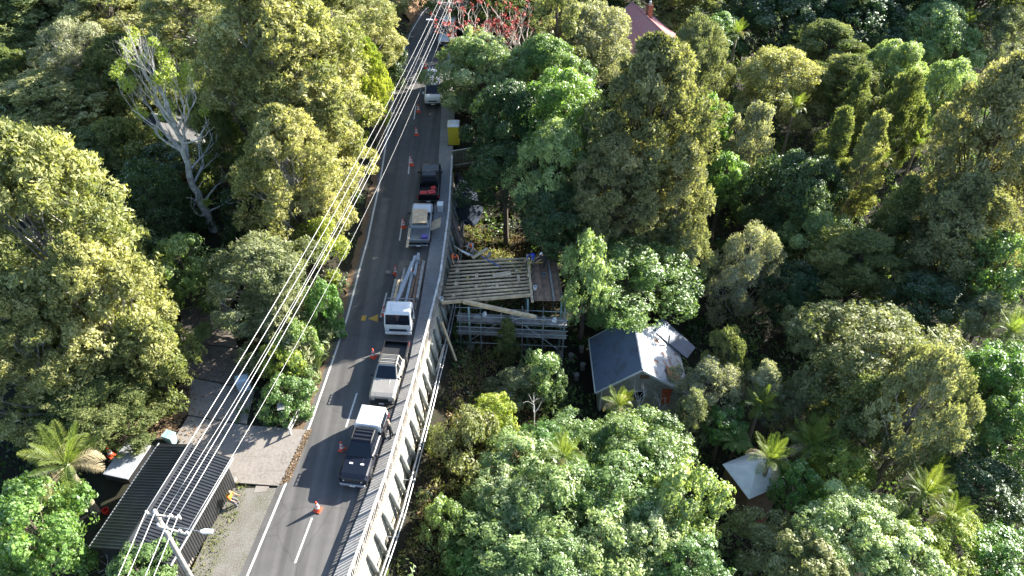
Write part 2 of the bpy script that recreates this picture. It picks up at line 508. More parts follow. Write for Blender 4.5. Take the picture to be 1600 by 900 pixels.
W0, W1, WS = 16.0, 64.0, 1.45
rw = empty('retaining_wall', (XF(16), 16, -3), 0, 'long timber pole retaining wall holding up the footpath above the gully', 'retaining wall')
rw.location = (0, 0, 0)
ny = int((W1 - W0) / WS)
for i in range(ny):
    ya, yb = W0 + i * WS, W0 + (i + 1) * WS
    pa, pb = Vector((XF(ya), ya, 0)), Vector((XF(yb), yb, 0))
    d = (pb - pa).normalized(); nrm = Vector((d.y, -d.x, 0))
    # edge beam, then lagging boards one above the other, leaning out a little
    mb = MB(); mb.beam(pa + nrm * 0.06 + Vector((0, 0, -0.22)) + d * 0.01, pb + nrm * 0.06 + Vector((0, 0, -0.22)) - d * 0.01, 0.14, 0.62)
    mb.build('edge_beam', M_BATTEN, rw)
    for j in range(5):
        z0 = -0.55 - j * 0.5
        o0, o1 = 0.10 + 0.06 * j, 0.10 + 0.06 * (j + 1) - 0.012
        q = [pa + nrm * o1 + Vector((0, 0, z0 - 0.485)), pb + nrm * o1 + Vector((0, 0, z0 - 0.485)), pb + nrm * o0 + Vector((0, 0, z0)), pa + nrm * o0 + Vector((0, 0, z0))]
        jt = RND.uniform(-0.012, 0.012)
        mb = MB(); mb.slab([p - nrm * (0.06 + jt) + d * (0.008 if k in (0, 3) else -0.008) for k, p in enumerate(q)], 0.06)
        mb.build('board', M_LAG, rw)
    top, bot = pa + nrm * 0.2 + Vector((0, 0, -0.55)), pa + nrm * 0.66 + Vector((0, 0, -3.1))
    if i:
        mb = MB(); mb.tube([top, top * 0.5 + bot * 0.5, bot], [0.15, 0.155, 0.16], 10); mb.build('pole', M_POST, rw, smooth=True)

fn = empty('path_fence', (XF(16), 16, 0.1), 0, 'timber batten fence with pale top rail along the footpath edge', 'fence')
fn.location = (0, 0, 0)
F1 = 66.0
nf = int((F1 - W0) / WS)
for i in range(nf):
    ya, yb = W0 + i * WS, W0 + (i + 1) * WS
    pa, pb = Vector((XF(ya), ya, 0.1)), Vector((XF(yb), yb, 0.1))
    d = (pb - pa).normalized()
    up = Vector((0, 0, 1))
    mb = MB(); mb.beam(pa + up * 1.02 + d * 0.004, pb + up * 1.02 - d * 0.004, 0.15, 0.05); mb.build('top_rail', M_RAIL, fn)
    mb = MB(); mb.beam(pa - up * 0.05, pa + up * 0.98, 0.1, 0.1); mb.build('fence_post', M_RAIL, fn)
    for zr_ in (0.9, 0.12):
        mb = MB(); mb.beam(pa + up * zr_ + d * 0.06, pb + up * zr_ - d * 0.06, 0.045, 0.09); mb.build('cross_rail', M_BATTEN, fn)
    mb = MB()
    m_ = 6
    for j in range(m_):
        p = pa + (pb - pa) * (j + 0.75) / (m_ + 0.5) + Vector((d.y, -d.x, 0)) * 0.045
        mb.beam(p + up * 0.02, p + up * 0.985, 0.02, 0.075)
    tag(mb.build('batten_panel', M_BATTEN, fn), kind='stuff')

def offset_line(off, z, y0, y1, n):
    pts = []
    for i in range(n):
        y = y0 + (y1 - y0) * i / (n - 1)
        e = 0.05
        d = Vector((XF(y + e) - XF(y - e), 2 * e, 0)).normalized()
        p = Vector((XF(y), y, z)) + Vector((d.y, -d.x, 0)) * off
        p.z += 0.03 * math.sin(y * 1.1)
        pts.append(p)
    return pts
for (o_, z_, r_, lab) in ((0.86, -2.3, 0.075, 'thicker galvanised pipe along the foot of the retaining wall poles'), (1.06, -2.42, 0.05, 'thin galvanised pipe outermost along the foot of the retaining wall')):
    pr = empty('pipe', (0, 0, 0), 0, lab, 'pipe', 'pipes along the wall')
    pts = offset_line(o_, z_, 16, 64, 70)
    mb = MB(); mb.tube(pts, r_, 8); mb.build('pipe_run', M_PIPE, pr, smooth=True)
    for i in range(2, 70, 4):
        mb = MB(); d = (pts[i] - pts[i - 1]).normalized(); mb.tube([pts[i] - d * 0.07, pts[i] + d * 0.07], r_ * 1.6, 8); mb.build('coupling', M_PIPE, pr)
    for i in range(4, 70, 6):
        p = pts[i]
        if o_ > 1: continue
        mb = MB(); mb.beam(p + Vector((-0.55, 0, -0.05)), p + Vector((0.3, 0, -0.08)), 0.06, 0.06); mb.build('bracket', M_PIPE, pr)

# end screen of the fence by the toilet and the tarpaulin below it
M_SCREEN = mat('screen_timber', (0.16, 0.15, 0.1), 0.8, var=0.3, scale=3)
es = empty('end_screen', (XF(66.2), 66.2, 0), 0, 'short slatted screen at the far end of the fence below the toilet', 'screen')
for i in range(9):
    mb = MB(); x = i * 0.24; mb.box((x + 0.1, 0.0, 0.05), (0.2, 0.03, 2.1)); mb.build('slat', M_SCREEN, es)
for z in (1.07, -0.6):
    mb = MB(); mb.box((1.1, -0.05, z), (2.2, 0.06, 0.08)); mb.build('rail', M_RAIL, es)
es.rotation_euler.z = math.radians(16)
M_TARP = mat('dark_blue_tarpaulin', (0.03, 0.04, 0.06), 0.9, var=0.4, scale=2, spec=0.1)
mb = MB()
NX, NY = 10, 14
for j in range(NY):
    for i in range(NX):
        u, v = i / (NX - 1), j / (NY - 1)
        y = 59.5 + v * 6.2
        x = XF(y) + 0.35 + u * (1.1 + 1.4 * math.sin(math.pi * min(1, v * 0.9 + 0.12)))
        z = -0.9 - 1.5 * u + 0.22 * math.sin(u * 9 + v * 4) * math.cos(v * 11) - 0.8 * (1 - v)
        mb.v.append((x, y, z))
mb.f = [(j * NX + i, j * NX + i + 1, (j + 1) * NX + i + 1, (j + 1) * NX + i) for j in range(NY - 1) for i in range(NX - 1)]
tp = mb.build('tarpaulin', M_TARP, smooth=True)
sd = tp.modifiers.new('thickness', 'SOLIDIFY'); sd.thickness = 0.02
tag(tp, 'crumpled dark blue tarpaulin draped on the bank below the fence', 'tarpaulin')

# ------------------------------------------------------------------ black shed
M_BLACK = mat('black_corrugated_steel', (0.028, 0.03, 0.032), 0.38, 0.0, var=0.25, scale=1.2, spec=0.6)
M_BLACK2 = mat('black_wall_steel', (0.03, 0.031, 0.033), 0.42, 0.0, var=0.25, scale=1.2, spec=0.5)
def corrugated(o, u, v, length, pitch, amp, t=0.0):
    """ribbed sheet: ribs run along v (a vector, full length), repeat along u (unit)"""
    o, u, v = Vector(o), Vector(u).normalized(), Vector(v)
    n = u.cross(v).normalized()
    if n.z < 0: n = -n
    mb = MB()
    k = int(length / pitch)
    prof = [(0.0, 0), (0.14, 1), (0.32, 1), (0.46, 0)]
    pts = []
    for i in range(k):
        for a, h in prof:
            pts.append(((i + a) * pitch, h * amp))
    pts.append((k * pitch, 0))
    for a, h in pts:
        p = o + u * a + n * h
        mb.v += [tuple(p), tuple(p + v)]
    mb.f = [(2 * i, 2 * i + 2, 2 * i + 3, 2 * i + 1) for i in range(len(pts) - 1)]
    return mb
sh = empty('shed', (-20.6, 26.4, 0), math.radians(-12.8), 'black corrugated steel shed with low gable roof at the roadside', 'shed')
LS, WL, WR, ZE, ZR = 7.3, 2.2, 2.45, 2.75, 3.35      # length, left and right half widths, eave and ridge heights
Y0 = -LS / 2
rl = corrugated((0, Y0, ZR), (0, 1, 0), (-WL - 0.15, 0, -(ZR - ZE) * 1.07), LS, 0.2, 0.05).build('roof_slope', M_BLACK, sh)
rr = corrugated((0, Y0, ZR), (0, 1, 0), (WR + 0.15, 0, -(ZR - ZE) * 1.07), LS, 0.2, 0.05).build('roof_slope', M_BLACK, sh)
mb = MB(); mb.slab([(-0.16, Y0 - 0.03, ZR + 0.02), (0, Y0 - 0.03, ZR + 0.085), (0, -Y0 + 0.03, ZR + 0.085), (-0.16, -Y0 + 0.03, ZR + 0.02)], 0.012); mb.slab([(0, Y0 - 0.03, ZR + 0.085), (0.16, Y0 - 0.03, ZR + 0.02), (0.16, -Y0 + 0.03, ZR + 0.02), (0, -Y0 + 0.03, ZR + 0.085)], 0.012); mb.build('ridge_cap', M_BLACK, sh)
for sx, w in ((-1, WL), (1, WR)):
    x = sx * (w - 0.18)
    me = MB()
    c = corrugated((x, Y0 + 0.2, 0.02), (0, 1, 0), (0, 0, ZE - 0.06), LS - 0.4, 0.2, 0.035)
    c.build('side_wall', M_BLACK2, sh)
    mb = MB(); mb.box((x - sx * 0.08, 0, ZE / 2 - 0.1), (0.1, LS - 0.5, ZE - 0.25)); mb.build('wall_frame', M_BLACK2, sh)
    mb = MB(); mb.tube([(sx * (w + 0.2), Y0, ZE - 0.09), (sx * (w + 0.2), -Y0, ZE - 0.09)], 0.06, 8); mb.build('gutter', mat('pale_gutter', (0.35, 0.35, 0.34), 0.5), sh)
for sy in (-1, 1):
    y = sy * (LS / 2 - 0.2)
    mb = MB(); mb.loft([[(-WL + 0.18, y, 0), (WR - 0.18, y, 0), (WR - 0.18, y, ZE - 0.05), (0, y, ZR - 0.06), (-WL + 0.18, y, ZE - 0.05)], [(-WL + 0.18, y - sy * 0.08, 0), (WR - 0.18, y - sy * 0.08, 0), (WR - 0.18, y - sy * 0.08, ZE - 0.05), (0, y - sy * 0.08, ZR - 0.06), (-WL + 0.18, y - sy * 0.08, ZE - 0.05)]]); mb.build('gable_wall', M_BLACK2, sh)
    mb = MB(); mb.beam((-WL - 0.15, sy * (LS / 2 - 0.03), ZE - 0.13), (0, sy * (LS / 2 - 0.03), ZR - 0.1), 0.04, 0.14); mb.beam((0, sy * (LS / 2 - 0.03), ZR - 0.1), (WR + 0.15, sy * (LS / 2 - 0.03), ZE - 0.13), 0.04, 0.14); mb.build('barge_board', M_BLACK2, sh)
mb = MB(); mb.box((0.1, LS / 2 - 0.16, 1.1), (2.6, 0.06, 2.2)); dr = mb.build('roller_door', mat('roller_door_grey', (0.09, 0.09, 0.09), 0.5), sh)
for i in range(8):
    mb = MB(); mb.box((0.1, LS / 2 - 0.12, 0.2 + i * 0.27), (2.56, 0.03, 0.05)); mb.build('slat', MATS['roller_door_grey'], dr)
# low concrete edging in front of the shed
mb = MB(); a, b = at(365, 748), at(286, 893); mb.beam(Vector((a.x + 0.12, a.y, 0.13)), Vector((b.x + 0.12, b.y, 0.13)), 0.26, 0.3)
tag(mb.build('kerb_wall', M_CONC, bevel=0.02), 'low concrete edging along the road side of the black shed', 'kerb wall')
# ------------------------------------------------------------------ vehicles
def paint(name, col, rough=0.3, metal=0.0, coat=0.6):
    return mat(name, col, rough, metal, var=0.06, scale=2, coat=coat if max(col) > 0.2 else 0.1, spec=0.5 if max(col) > 0.2 else 0.22)
M_GLASS = mat('dark_car_glass', (0.01, 0.014, 0.022), 0.08, 0.0, var=0.1, scale=1, spec=0.4)
M_TYRE = mat('tyre_rubber', (0.015, 0.015, 0.015), 0.85, var=0.2)
M_RIM = mat('alloy_rim', (0.35, 0.35, 0.36), 0.35, 0.7, var=0.1)
M_LAMP = mat('headlamp_glass', (0.75, 0.77, 0.8), 0.12, 0.2, var=0.1)
M_TAIL = mat('tail_lamp_red', (0.45, 0.02, 0.02), 0.2, var=0.1)
M_TRIM = mat('black_plastic_trim', (0.018, 0.018, 0.019), 0.55, var=0.2)
M_PLATE = mat('plate_white', (0.75, 0.75, 0.73), 0.5, var=0.03)
M_CHROME = mat('bumper_chrome', (0.6, 0.61, 0.63), 0.25, 0.8, var=0.05)
M_STEEL = mat('steel_grey', (0.3, 0.32, 0.34), 0.45, 0.5, var=0.2)
M_CLOTH_DK = mat('dark_cloth', (0.02, 0.021, 0.025), 0.9, var=0.2)

def ring(y, wb, zb, ws, zs, wt, zt):
    """car body cross-section at station y: sill, side bulge, shoulder, top"""
    return [(-wb, y, zb), (-ws, y, zb + (zs - zb) * 0.35), (-ws, y, zs - 0.06), (-ws + 0.05, y, zs), (-wt, y, zt), (wt, y, zt), (ws - 0.05, y, zs), (ws, y, zs - 0.06), (ws, y, zb + (zs - zb) * 0.35), (wb, y, zb)]

def wheel(parent, x, y, r=0.38, w=0.26):
    s = 1 if x > 0 else -1
    mb = MB()
    prof = [(r * 0.62, -w / 2), (r * 0.93, -w / 2), (r, -w * 0.33), (r, w * 0.33), (r * 0.93, w / 2), (r * 0.62, w / 2)]
    n = 18
    for j in range(n):
        a = 2 * math.pi * j / n
        for q, o in prof:
            mb.v.append((o, q * math.cos(a), q * math.sin(a)))
    k = len(prof)
    for j in range(n):
        for i in range(k - 1):
            mb.f.append((j * k + i, j * k + i + 1, ((j + 1) % n) * k + i + 1, ((j + 1) % n) * k + i))
    t = mb.build('wheel', M_TYRE, parent, smooth=True, loc=(x, y, r))
    mb = MB(); mb.tube([(s * (w / 2 - 0.09), 0, 0), (s * (w / 2 - 0.03), 0, 0)], [r * 0.63, r * 0.6], 14)
    for i in range(6):
        a = i * math.pi / 3
        mb.beam((s * (w / 2 - 0.02), 0.04 * math.cos(a), 0.04 * math.sin(a)), (s * (w / 2 - 0.02), r * 0.6 * math.cos(a), r * 0.6 * math.sin(a)), 0.03, 0.07)
    mb.build('rim', M_RIM, t)

def pane(name, quad, parent, m=None, t=0.012):
    q = [Vector(p) for p in quad]
    mb = MB(); mb.slab(q, t)
    return mb.build(name, m or M_GLASS, parent)

def shrink(q, k, off=(0, 0, 0)):
    c = sum((Vector(p) for p in q), Vector()) / len(q)
    return [c + (Vector(p) - c) * k + Vector(off) for p in q]

def ute(label, loc, rz, body, tray_mat=None, canopy=None, rack=False, flare=True, group='utes parked along the kerb', scale=1.0, lip=None, cabroof=None, dark_hood=None, flatdeck=False):
    t = empty('ute', loc, rz, label, 'ute', group)
    t.scale = (scale,) * 3
    W = 0.93
    mb = MB()
    mb.loft([ring(2.62, W * 0.8, 0.42, W * 0.84, 0.82, W * 0.74, 0.86), ring(2.55, W * 0.88, 0.36, W * 0.95, 0.92, W * 0.8, 0.98), ring(2.25, W * 0.9, 0.34, W, 1.0, W * 0.84, 1.07),
             ring(1.6, W * 0.9, 0.34, W, 1.04, W * 0.86, 1.12), ring(1.08, W * 0.9, 0.34, W, 1.08, W * 0.88, 1.16), ring(0.3, W * 0.9, 0.34, W, 1.1, W * 0.9, 1.13), ring(-0.9, W * 0.9, 0.36, W, 1.1, W * 0.9, 1.13)])
    mb.build('body', body, t, bevel=0.015, smooth=False)
    # greenhouse
    zb, zr = 1.1, 1.76
    B = [(-W * 0.88, 1.12, zb), (W * 0.88, 1.12, zb), (W * 0.89, -0.88, zb), (-W * 0.89, -0.88, zb)]
    T = [(-W * 0.7, 0.34, zr), (W * 0.7, 0.34, zr), (W * 0.7, -0.72, zr), (-W * 0.7, -0.72, zr)]
    Tm = [(-W * 0.62, 0.2, zr + 0.045), (W * 0.62, 0.2, zr + 0.045), (W * 0.62, -0.6, zr + 0.045), (-W * 0.62, -0.6, zr + 0.045)]
    mb = MB(); mb.loft([B, T, Tm]); mb.build('cabin', cabroof or body, t, bevel=0.02)
    up = Vector((0, 0, 0))
    pane('windscreen', shrink([B[0], B[1], T[1], T[0]], 0.9, (0, 0.004, 0.004)), t)
    pane('rear_window', shrink([B[2], B[3], T[3], T[2]], 0.8, (0, -0.004, 0)), t)
    for s in (-1, 1):
        b0, b1 = Vector((s * W * 0.885, 0.95, zb)), Vector((s * W * 0.885, -0.8, zb))
        t0, t1 = Vector((s * W * 0.7, 0.3, zr)), Vector((s * W * 0.7, -0.66, zr))
        mid_b, mid_t = b0.lerp(b1, 0.55), t0.lerp(t1, 0.38)
        for q in ([b0, mid_b, mid_t, t0], [mid_b, b1, t1, mid_t]):
            q = shrink(q, 0.84, (s * 0.012, 0, 0.006))
            if s < 0: q = q[::-1]
            pane('side_window', q if s > 0 else q, t, t=0.012 * 1)
        mb = MB(); mb.box((s * (W + 0.12), 0.82, 1.2), (0.24, 0.12, 0.17)); mb.build('mirror', M_TRIM, t, bevel=0.03)
        mb = MB(); mb.loft([[(s * 0.52, 2.6, 0.74), (s * 0.88, 2.5, 0.74), (s * 0.86, 2.5, 0.93), (s * 0.54, 2.58, 0.9)], [(s * 0.52, 2.66, 0.75), (s * 0.84, 2.56, 0.76), (s * 0.82, 2.5, 0.97), (s * 0.54, 2.56, 0.94)]]); mb.build('headlight', M_LAMP, t)
        mb = MB(); mb.box((s * (W - 0.04), -2.58, 0.9), (0.12, 0.08, 0.34)); mb.build('tail_light', M_TAIL, t, bevel=0.01)
        if flare:
            for yy in (1.72, -1.55):
                mb = MB(); pts = [(s * (W + 0.0), yy + 0.5 * math.cos(a), 0.42 + 0.48 * math.sin(a)) for a in [math.pi * k / 8 for k in range(9)]]
                mb.tube(pts, 0.055, 6); mb.build('wheel_arch', M_TRIM, t)
        mb = MB(); mb.box((s * (W - 0.02), 0.35, 0.36), (0.16, 2.2, 0.06)); mb.build('side_step', M_TRIM, t, bevel=0.015)
        for yy in (0.05, -0.65):
            mb = MB(); mb.box((s * (W + 0.015), yy, 0.93), (0.03, 0.18, 0.03)); mb.build('door_handle', M_TRIM, t)
    mb = MB(); mb.box((0, 2.63, 0.74), (0.95, 0.05, 0.24)); gr = mb.build('grille', M_TRIM, t, bevel=0.02)
    mb = MB(); mb.box((0, 2.7, 0.5), (1.62, 0.16, 0.2)); bp = mb.build('front_bumper', lip or M_TRIM, t, bevel=0.04)
    mb = MB(); mb.box((0, 2.79, 0.5), (0.36, 0.012, 0.12)); mb.build('number_plate', M_PLATE, t)
    mb = MB(); mb.box((0, 1.0, 1.165), (1.3, 0.12, 0.02), rx=0.1); mb.build('wiper_cowl', M_TRIM, t)
    if dark_hood:
        for s in (-1, 1):
            mb = MB(); mb.box((s * 0.36, 1.55, 1.125), (0.22, 0.12, 0.03)); mb.build('bonnet_vent', dark_hood, t, bevel=0.01)
    for s in (-1, 1):
        mb = MB(); mb.beam((s * 0.3, 1.1, 1.15), (s * 0.42, 2.4, 1.02), 0.06, 0.05); mb.build('bonnet_crease', body, t, bevel=0.015)
    # tray
    tm = tray_mat or body
    if not flatdeck:
        mb = MB(); mb.box((0, -1.75, 0.66), (1.78, 1.68, 0.3)); mb.build('tray_floor', M_TRIM, t)
        for s in (-1, 1):
            mb = MB(); mb.box((s * (W - 0.05), -1.76, 0.78), (0.1, 1.7, 0.68)); mb.build('tray_side', tm, t, bevel=0.025)
        mb = MB(); mb.box((0, -0.95, 0.98), (1.7, 0.06, 0.5)); mb.build('tray_front', tm, t)
        mb = MB(); mb.box((0, -2.62, 0.8), (1.7, 0.08, 0.6)); mb.build('tailgate', tm, t, bevel=0.02)
    else:
        mb = MB(); mb.box((0, -1.8, 0.84), (1.86, 1.9, 0.08)); mb.build('deck', M_STEEL, t, bevel=0.01)
        mb = MB()
        for s in (-1, 1): mb.box((s * 0.92, -1.8, 0.98), (0.03, 1.88, 0.22))
        mb.box((0, -2.74, 0.98), (1.86, 0.03, 0.22)); mb.build('drop_side', M_CHROME, t)
        mb = MB()
        for x in (-0.85, 0.85): mb.tube([(x, -0.9, 0.86), (x, -0.9, 1.7)], 0.03, 6)
        mb.tube([(-0.85, -0.9, 1.7), (0.85, -0.9, 1.7)], 0.03, 6); mb.tube([(-0.85, -0.9, 1.3), (0.85, -0.9, 1.3)], 0.025, 6); mb.build('headboard', M_STEEL, t)
    mb = MB(); mb.box((0, -2.75, 0.5), (1.6, 0.14, 0.14)); mb.build('rear_bumper', M_CHROME if flatdeck else M_TRIM, t, bevel=0.03)
    mb = MB(); mb.box((0, -2.83, 0.5), (0.36, 0.012, 0.12)); mb.build('rear_plate', M_PLATE, t)
    if canopy:
        mb = MB(); mb.loft([[(-W * 0.97, -0.93, 1.12), (W * 0.97, -0.93, 1.12), (W * 0.97, -2.66, 1.12), (-W * 0.97, -2.66, 1.12)],
                            [(-W * 0.88, -0.95, 1.72), (W * 0.88, -0.95, 1.72), (W * 0.88, -2.6, 1.72), (-W * 0.88, -2.6, 1.72)],
                            [(-W * 0.8, -1.02, 1.8), (W * 0.8, -1.02, 1.8), (W * 0.8, -2.52, 1.8), (-W * 0.8, -2.52, 1.8)]])
        c = mb.build('canopy', canopy, t, bevel=0.03)
        for s in (-1, 1):
            q = shrink([(s * W * 0.975, -1.05, 1.14), (s * W * 0.975, -2.55, 1.14), (s * W * 0.885, -2.5, 1.7), (s * W * 0.885, -1.05, 1.7)], 0.82, (s * 0.006, 0, 0))
            pane('window', q if s > 0 else q[::-1], c)
        q = shrink([(W * 0.97, -2.665, 1.14), (-W * 0.97, -2.665, 1.14), (-W * 0.88, -2.605, 1.7), (W * 0.88, -2.605, 1.7)], 0.8, (0, -0.006, 0))
        pane('window', q, c)
    if rack:
        mb = MB()
        for y in (0.2, -0.1, -0.4, -0.65): mb.beam((-0.66, y, zr + 0.1), (0.66, y, zr + 0.1), 0.05, 0.03)
        for s in (-1, 1): mb.tube([(s * 0.64, 0.3, zr + 0.05), (s * 0.64, 0.2, zr + 0.1), (s * 0.64, -0.7, zr + 0.1)], 0.025, 6)
        mb.build('roof_rack', M_TRIM, t)
    for x in (-W + 0.1, W - 0.1):
        for y in (1.72, -1.55): wheel(t, x, y)
    return t

def road_rz(y, toward=True):
    d = Vector((XC(y + 1.5) - XC(y - 1.5), 3.0))
    if toward: d = -d
    return math.atan2(-d.x, d.y)

NAVY = paint('navy_black_paint', (0.008, 0.011, 0.02), 0.3)
WHITE = paint('white_paint', (0.75, 0.75, 0.73), 0.35)
CHAMP = paint('champagne_silver_paint', (0.36, 0.335, 0.29), 0.35, 0.3)
SILVER = paint('silver_white_paint', (0.5, 0.51, 0.53), 0.3, 0.3)
BLACKP = paint('black_paint', (0.012, 0.012, 0.013), 0.25)
u1 = ute('navy ute with white canopy, nearest of the parked vehicles', (XK(31.6) - 0.98, 31.6, 0), road_rz(31.6), NAVY, canopy=WHITE, rack=True, lip=M_CHROME, dark_hood=M_PLATE, scale=1.02)
u2 = ute('champagne silver ute with open black tray, in front of the white truck', (XK(38.2) - 1.0, 38.2, 0), road_rz(38.2), CHAMP, tray_mat=BLACKP, rack=True)
u3 = ute('silver white flat deck ute with plywood sheet on its roof', (XK(55.2) - 0.92, 55.3, 0), road_rz(55.2, False), SILVER, flatdeck=True)
u4 = ute('black ute with red gear in its tray, backed up near the toilet', (XK(61.6) - 0.55, 61.6, 0), road_rz(61.6, False), BLACKP)
# things carried on and beside them
def on(t, p):
    return Matrix.Translation(t.location) @ Matrix.Rotation(t.rotation_euler.z, 4, 'Z') @ Matrix.Scale(t.scale.x, 4) @ Vector(p)
M_PLY = mat('plywood', (0.62, 0.47, 0.3), 0.75, var=0.25, scale=3)
mb = MB(); c = on(u3, (0.05, -0.45, 1.86)); mb.box((0, 0, 0), (1.25, 1.9, 0.05)); tag(mb.build('plywood_sheet', M_PLY, loc=c, rot=(0.03, 0, u3.rotation_euler.z + 0.03)), 'plywood sheets lying on the cab roof of the silver flat deck ute', 'plywood')
mb = MB(); c = on(u3, (1.35, -0.35, 0.9)); mb.box((0, 0, 0), (0.95, 1.3, 0.03)); tag(mb.build('plywood_sheet', M_PLY, loc=c, rot=(0, -0.5, u3.rotation_euler.z)), 'tilted plywood sheet leaning beside the silver flat deck ute', 'plywood')
mb = MB(); a, b = on(u3, (-0.8, -1.2, 1.1)), on(u3, (-0.86, -3.6, 0.98)); mb.beam(a, b, 0.22, 0.05); tag(mb.build('plank', M_PLY, ), 'single plank sticking out behind the silver flat deck ute', 'plank')
mb = MB(); mb.box((0, 0, 0.14), (0.5, 0.4, 0.28)); tag(mb.build('tool_box', mat('purple_plastic', (0.16, 0.12, 0.4), 0.5), loc=on(u3, (0.5, -2.2, 0.88)), bevel=0.03), 'small purple tool box on the deck of the silver ute', 'tool box')
M_RED = mat('red_plastic', (0.55, 0.025, 0.02), 0.45, var=0.15)
for i, (x, y, w, l) in enumerate(((-0.42, -2.3, 0.6, 0.42), (0.3, -2.2, 0.62, 0.5), (0.42, -1.55, 0.42, 0.36))):
    mb = MB(); mb.loft([[(-w / 2, -l / 2, 0), (w / 2, -l / 2, 0), (w / 2, l / 2, 0), (-w / 2, l / 2, 0)], [(-w / 2 - .02, -l / 2 - .02, 0.34), (w / 2 + .02, -l / 2 - .02, 0.34), (w / 2 + .02, l / 2 + .02, 0.34), (-w / 2 - .02, l / 2 + .02, 0.34)]])
    mb.box((0, 0, 0.36), (w * 0.5, 0.06, 0.05))
    tag(mb.build('fuel_box', M_RED, loc=on(u4, (x, y, 0.82)), rot=(0, 0, u4.rotation_euler.z + i * 0.2), bevel=0.02), ['red box at the left end of the black ute tray', 'red box at the right end of the black ute tray', 'red box behind the cab in the black ute tray'][i], 'box', 'red boxes in the ute tray')
mb = MB(); mb.box((0, 0, 0.35), (0.5, 0.62, 0.7)); mb.box((0, 0, 0.72), (0.54, 0.66, 0.05)); tag(mb.build('white_chest', WHITE, loc=(XK(58.0) + 0.62, 58.0, 0.107), bevel=0.03), 'white chest standing on the footpath behind the black ute', 'chest')

# flatbed truck
tr = empty('flatbed_truck', (XK(46.2) - 1.12, 46.2, 0), road_rz(46), 'white cab flatbed crane truck loaded with timber', 'truck')
W = 1.02
mb = MB()
mb.loft([[(-W, 3.9, 0.55), (W, 3.9, 0.55), (W, 2.35, 0.55), (-W, 2.35, 0.55)], [(-W, 3.92, 1.25), (W, 3.92, 1.25), (W, 2.35, 1.25), (-W, 2.35, 1.25)],
         [(-W * 0.96, 3.62, 2.1), (W * 0.96, 3.62, 2.1), (W * 0.96, 2.35, 2.15), (-W * 0.96, 2.35, 2.15)], [(-W * 0.86, 3.42, 2.26), (W * 0.86, 3.42, 2.26), (W * 0.86, 2.42, 2.3), (-W * 0.86, 2.42, 2.3)]])
mb.build('cab', WHITE, tr, bevel=0.04)
pane('windscreen', shrink([(-W, 3.925, 1.25), (W, 3.925, 1.25), (W * 0.96, 3.625, 2.1), (-W * 0.96, 3.625, 2.1)], 0.9, (0, 0.006, 0.003)), tr)
mb = MB(); mb.box((0, 3.96, 0.78), (1.6, 0.05, 0.16)); mb.build('grille', M_TRIM, tr)
mb = MB(); mb.box((0, 3.98, 0.5), (2.0, 0.14, 0.24)); mb.build('bumper', WHITE, tr, bevel=0.03)
mb = MB(); mb.box((0, 4.06, 0.5), (0.36, 0.012, 0.12)); mb.build('number_plate', M_PLATE, tr)
for s in (-1, 1):
    mb = MB(); mb.box((s * 0.82, 3.97, 0.8), (0.3, 0.05, 0.2)); mb.build('headlight', M_LAMP, tr, bevel=0.02)
    q = shrink([(s * W * 1.003, 3.7, 1.27), (s * W * 1.003, 2.55, 1.27), (s * W * 0.965, 2.55, 2.05), (s * W * 0.965, 3.5, 2.05)], 0.88, (s * 0.006, 0, 0)); pane('side_window', q if s > 0 else q[::-1], tr)
    mb = MB(); mb.beam((s * 1.02, 3.7, 1.9), (s * 1.22, 3.8, 1.85), 0.03, 0.03); mb.box((s * 1.25, 3.8, 1.7), (0.16, 0.05, 0.36)); mb.build('mirror', M_TRIM, tr)
    mb = MB(); mb.box((s * 0.45, 3.1, 2.31), (0.05, 0.5, 0.03)); mb.build('roof_rib', WHITE, tr)
    for y in (3.05, -1.6): wheel(tr, s * 0.86, y, 0.42, 0.28)
mb = MB(); mb.box((0, -0.3, 0.72), (0.9, 6.4, 0.2)); mb.build('chassis', M_TRIM, tr)
mb = MB(); mb.box((0, -0.9, 0.98), (2.1, 5.6, 0.12)); mb.build('flat_bed', mat('worn_deck_timber', (0.13, 0.11, 0.09), 0.8, var=0.3), tr, bevel=0.01)
mb = MB()
for x in (-0.95, 0, 0.95): mb.beam((x, 1.92, 1.04), (x, 1.92, 2.1), 0.07, 0.07)
mb.beam((-0.98, 1.92, 2.1), (0.98, 1.92, 2.1), 0.07, 0.07); mb.build('headboard', M_STEEL, tr)
M_CRANE = mat('crane_blue_grey', (0.3, 0.35, 0.4), 0.45, 0.2, var=0.2)
mb = MB(); mb.tube([(0.25, 2.1, 1.0), (0.25, 2.1, 2.0)], 0.17, 10); mb.beam((0.25, 2.2, 2.05), (-0.3, -2.4, 2.0), 0.24, 0.26); mb.beam((-0.24, -1.9, 1.98), (-0.42, -3.1, 2.1), 0.17, 0.18); cr = mb.build('crane_boom', M_CRANE, tr, bevel=0.015)
mb = MB(); mb.tube([(-0.42, -3.1, 2.1), (-0.45, -3.3, 1.7)], 0.05, 6); mb.box((-0.45, -3.35, 1.5), (0.5, 0.6, 0.5), rz=0.3); mb.build('grab', M_STEEL, cr, bevel=0.04)
M_TIM = mat('sawn_timber', (0.6, 0.45, 0.28), 0.75, var=0.3, scale=2.5)
M_TIMG = mat('grey_timber', (0.3, 0.285, 0.26), 0.8, var=0.35, scale=2.5)
M_TIMB = mat('brown_timber', (0.17, 0.11, 0.075), 0.8, var=0.35, scale=2.5)
M_TIMBLUE = mat('wrapped_blue_timber', (0.32, 0.37, 0.42), 0.6, var=0.2, scale=2.5)
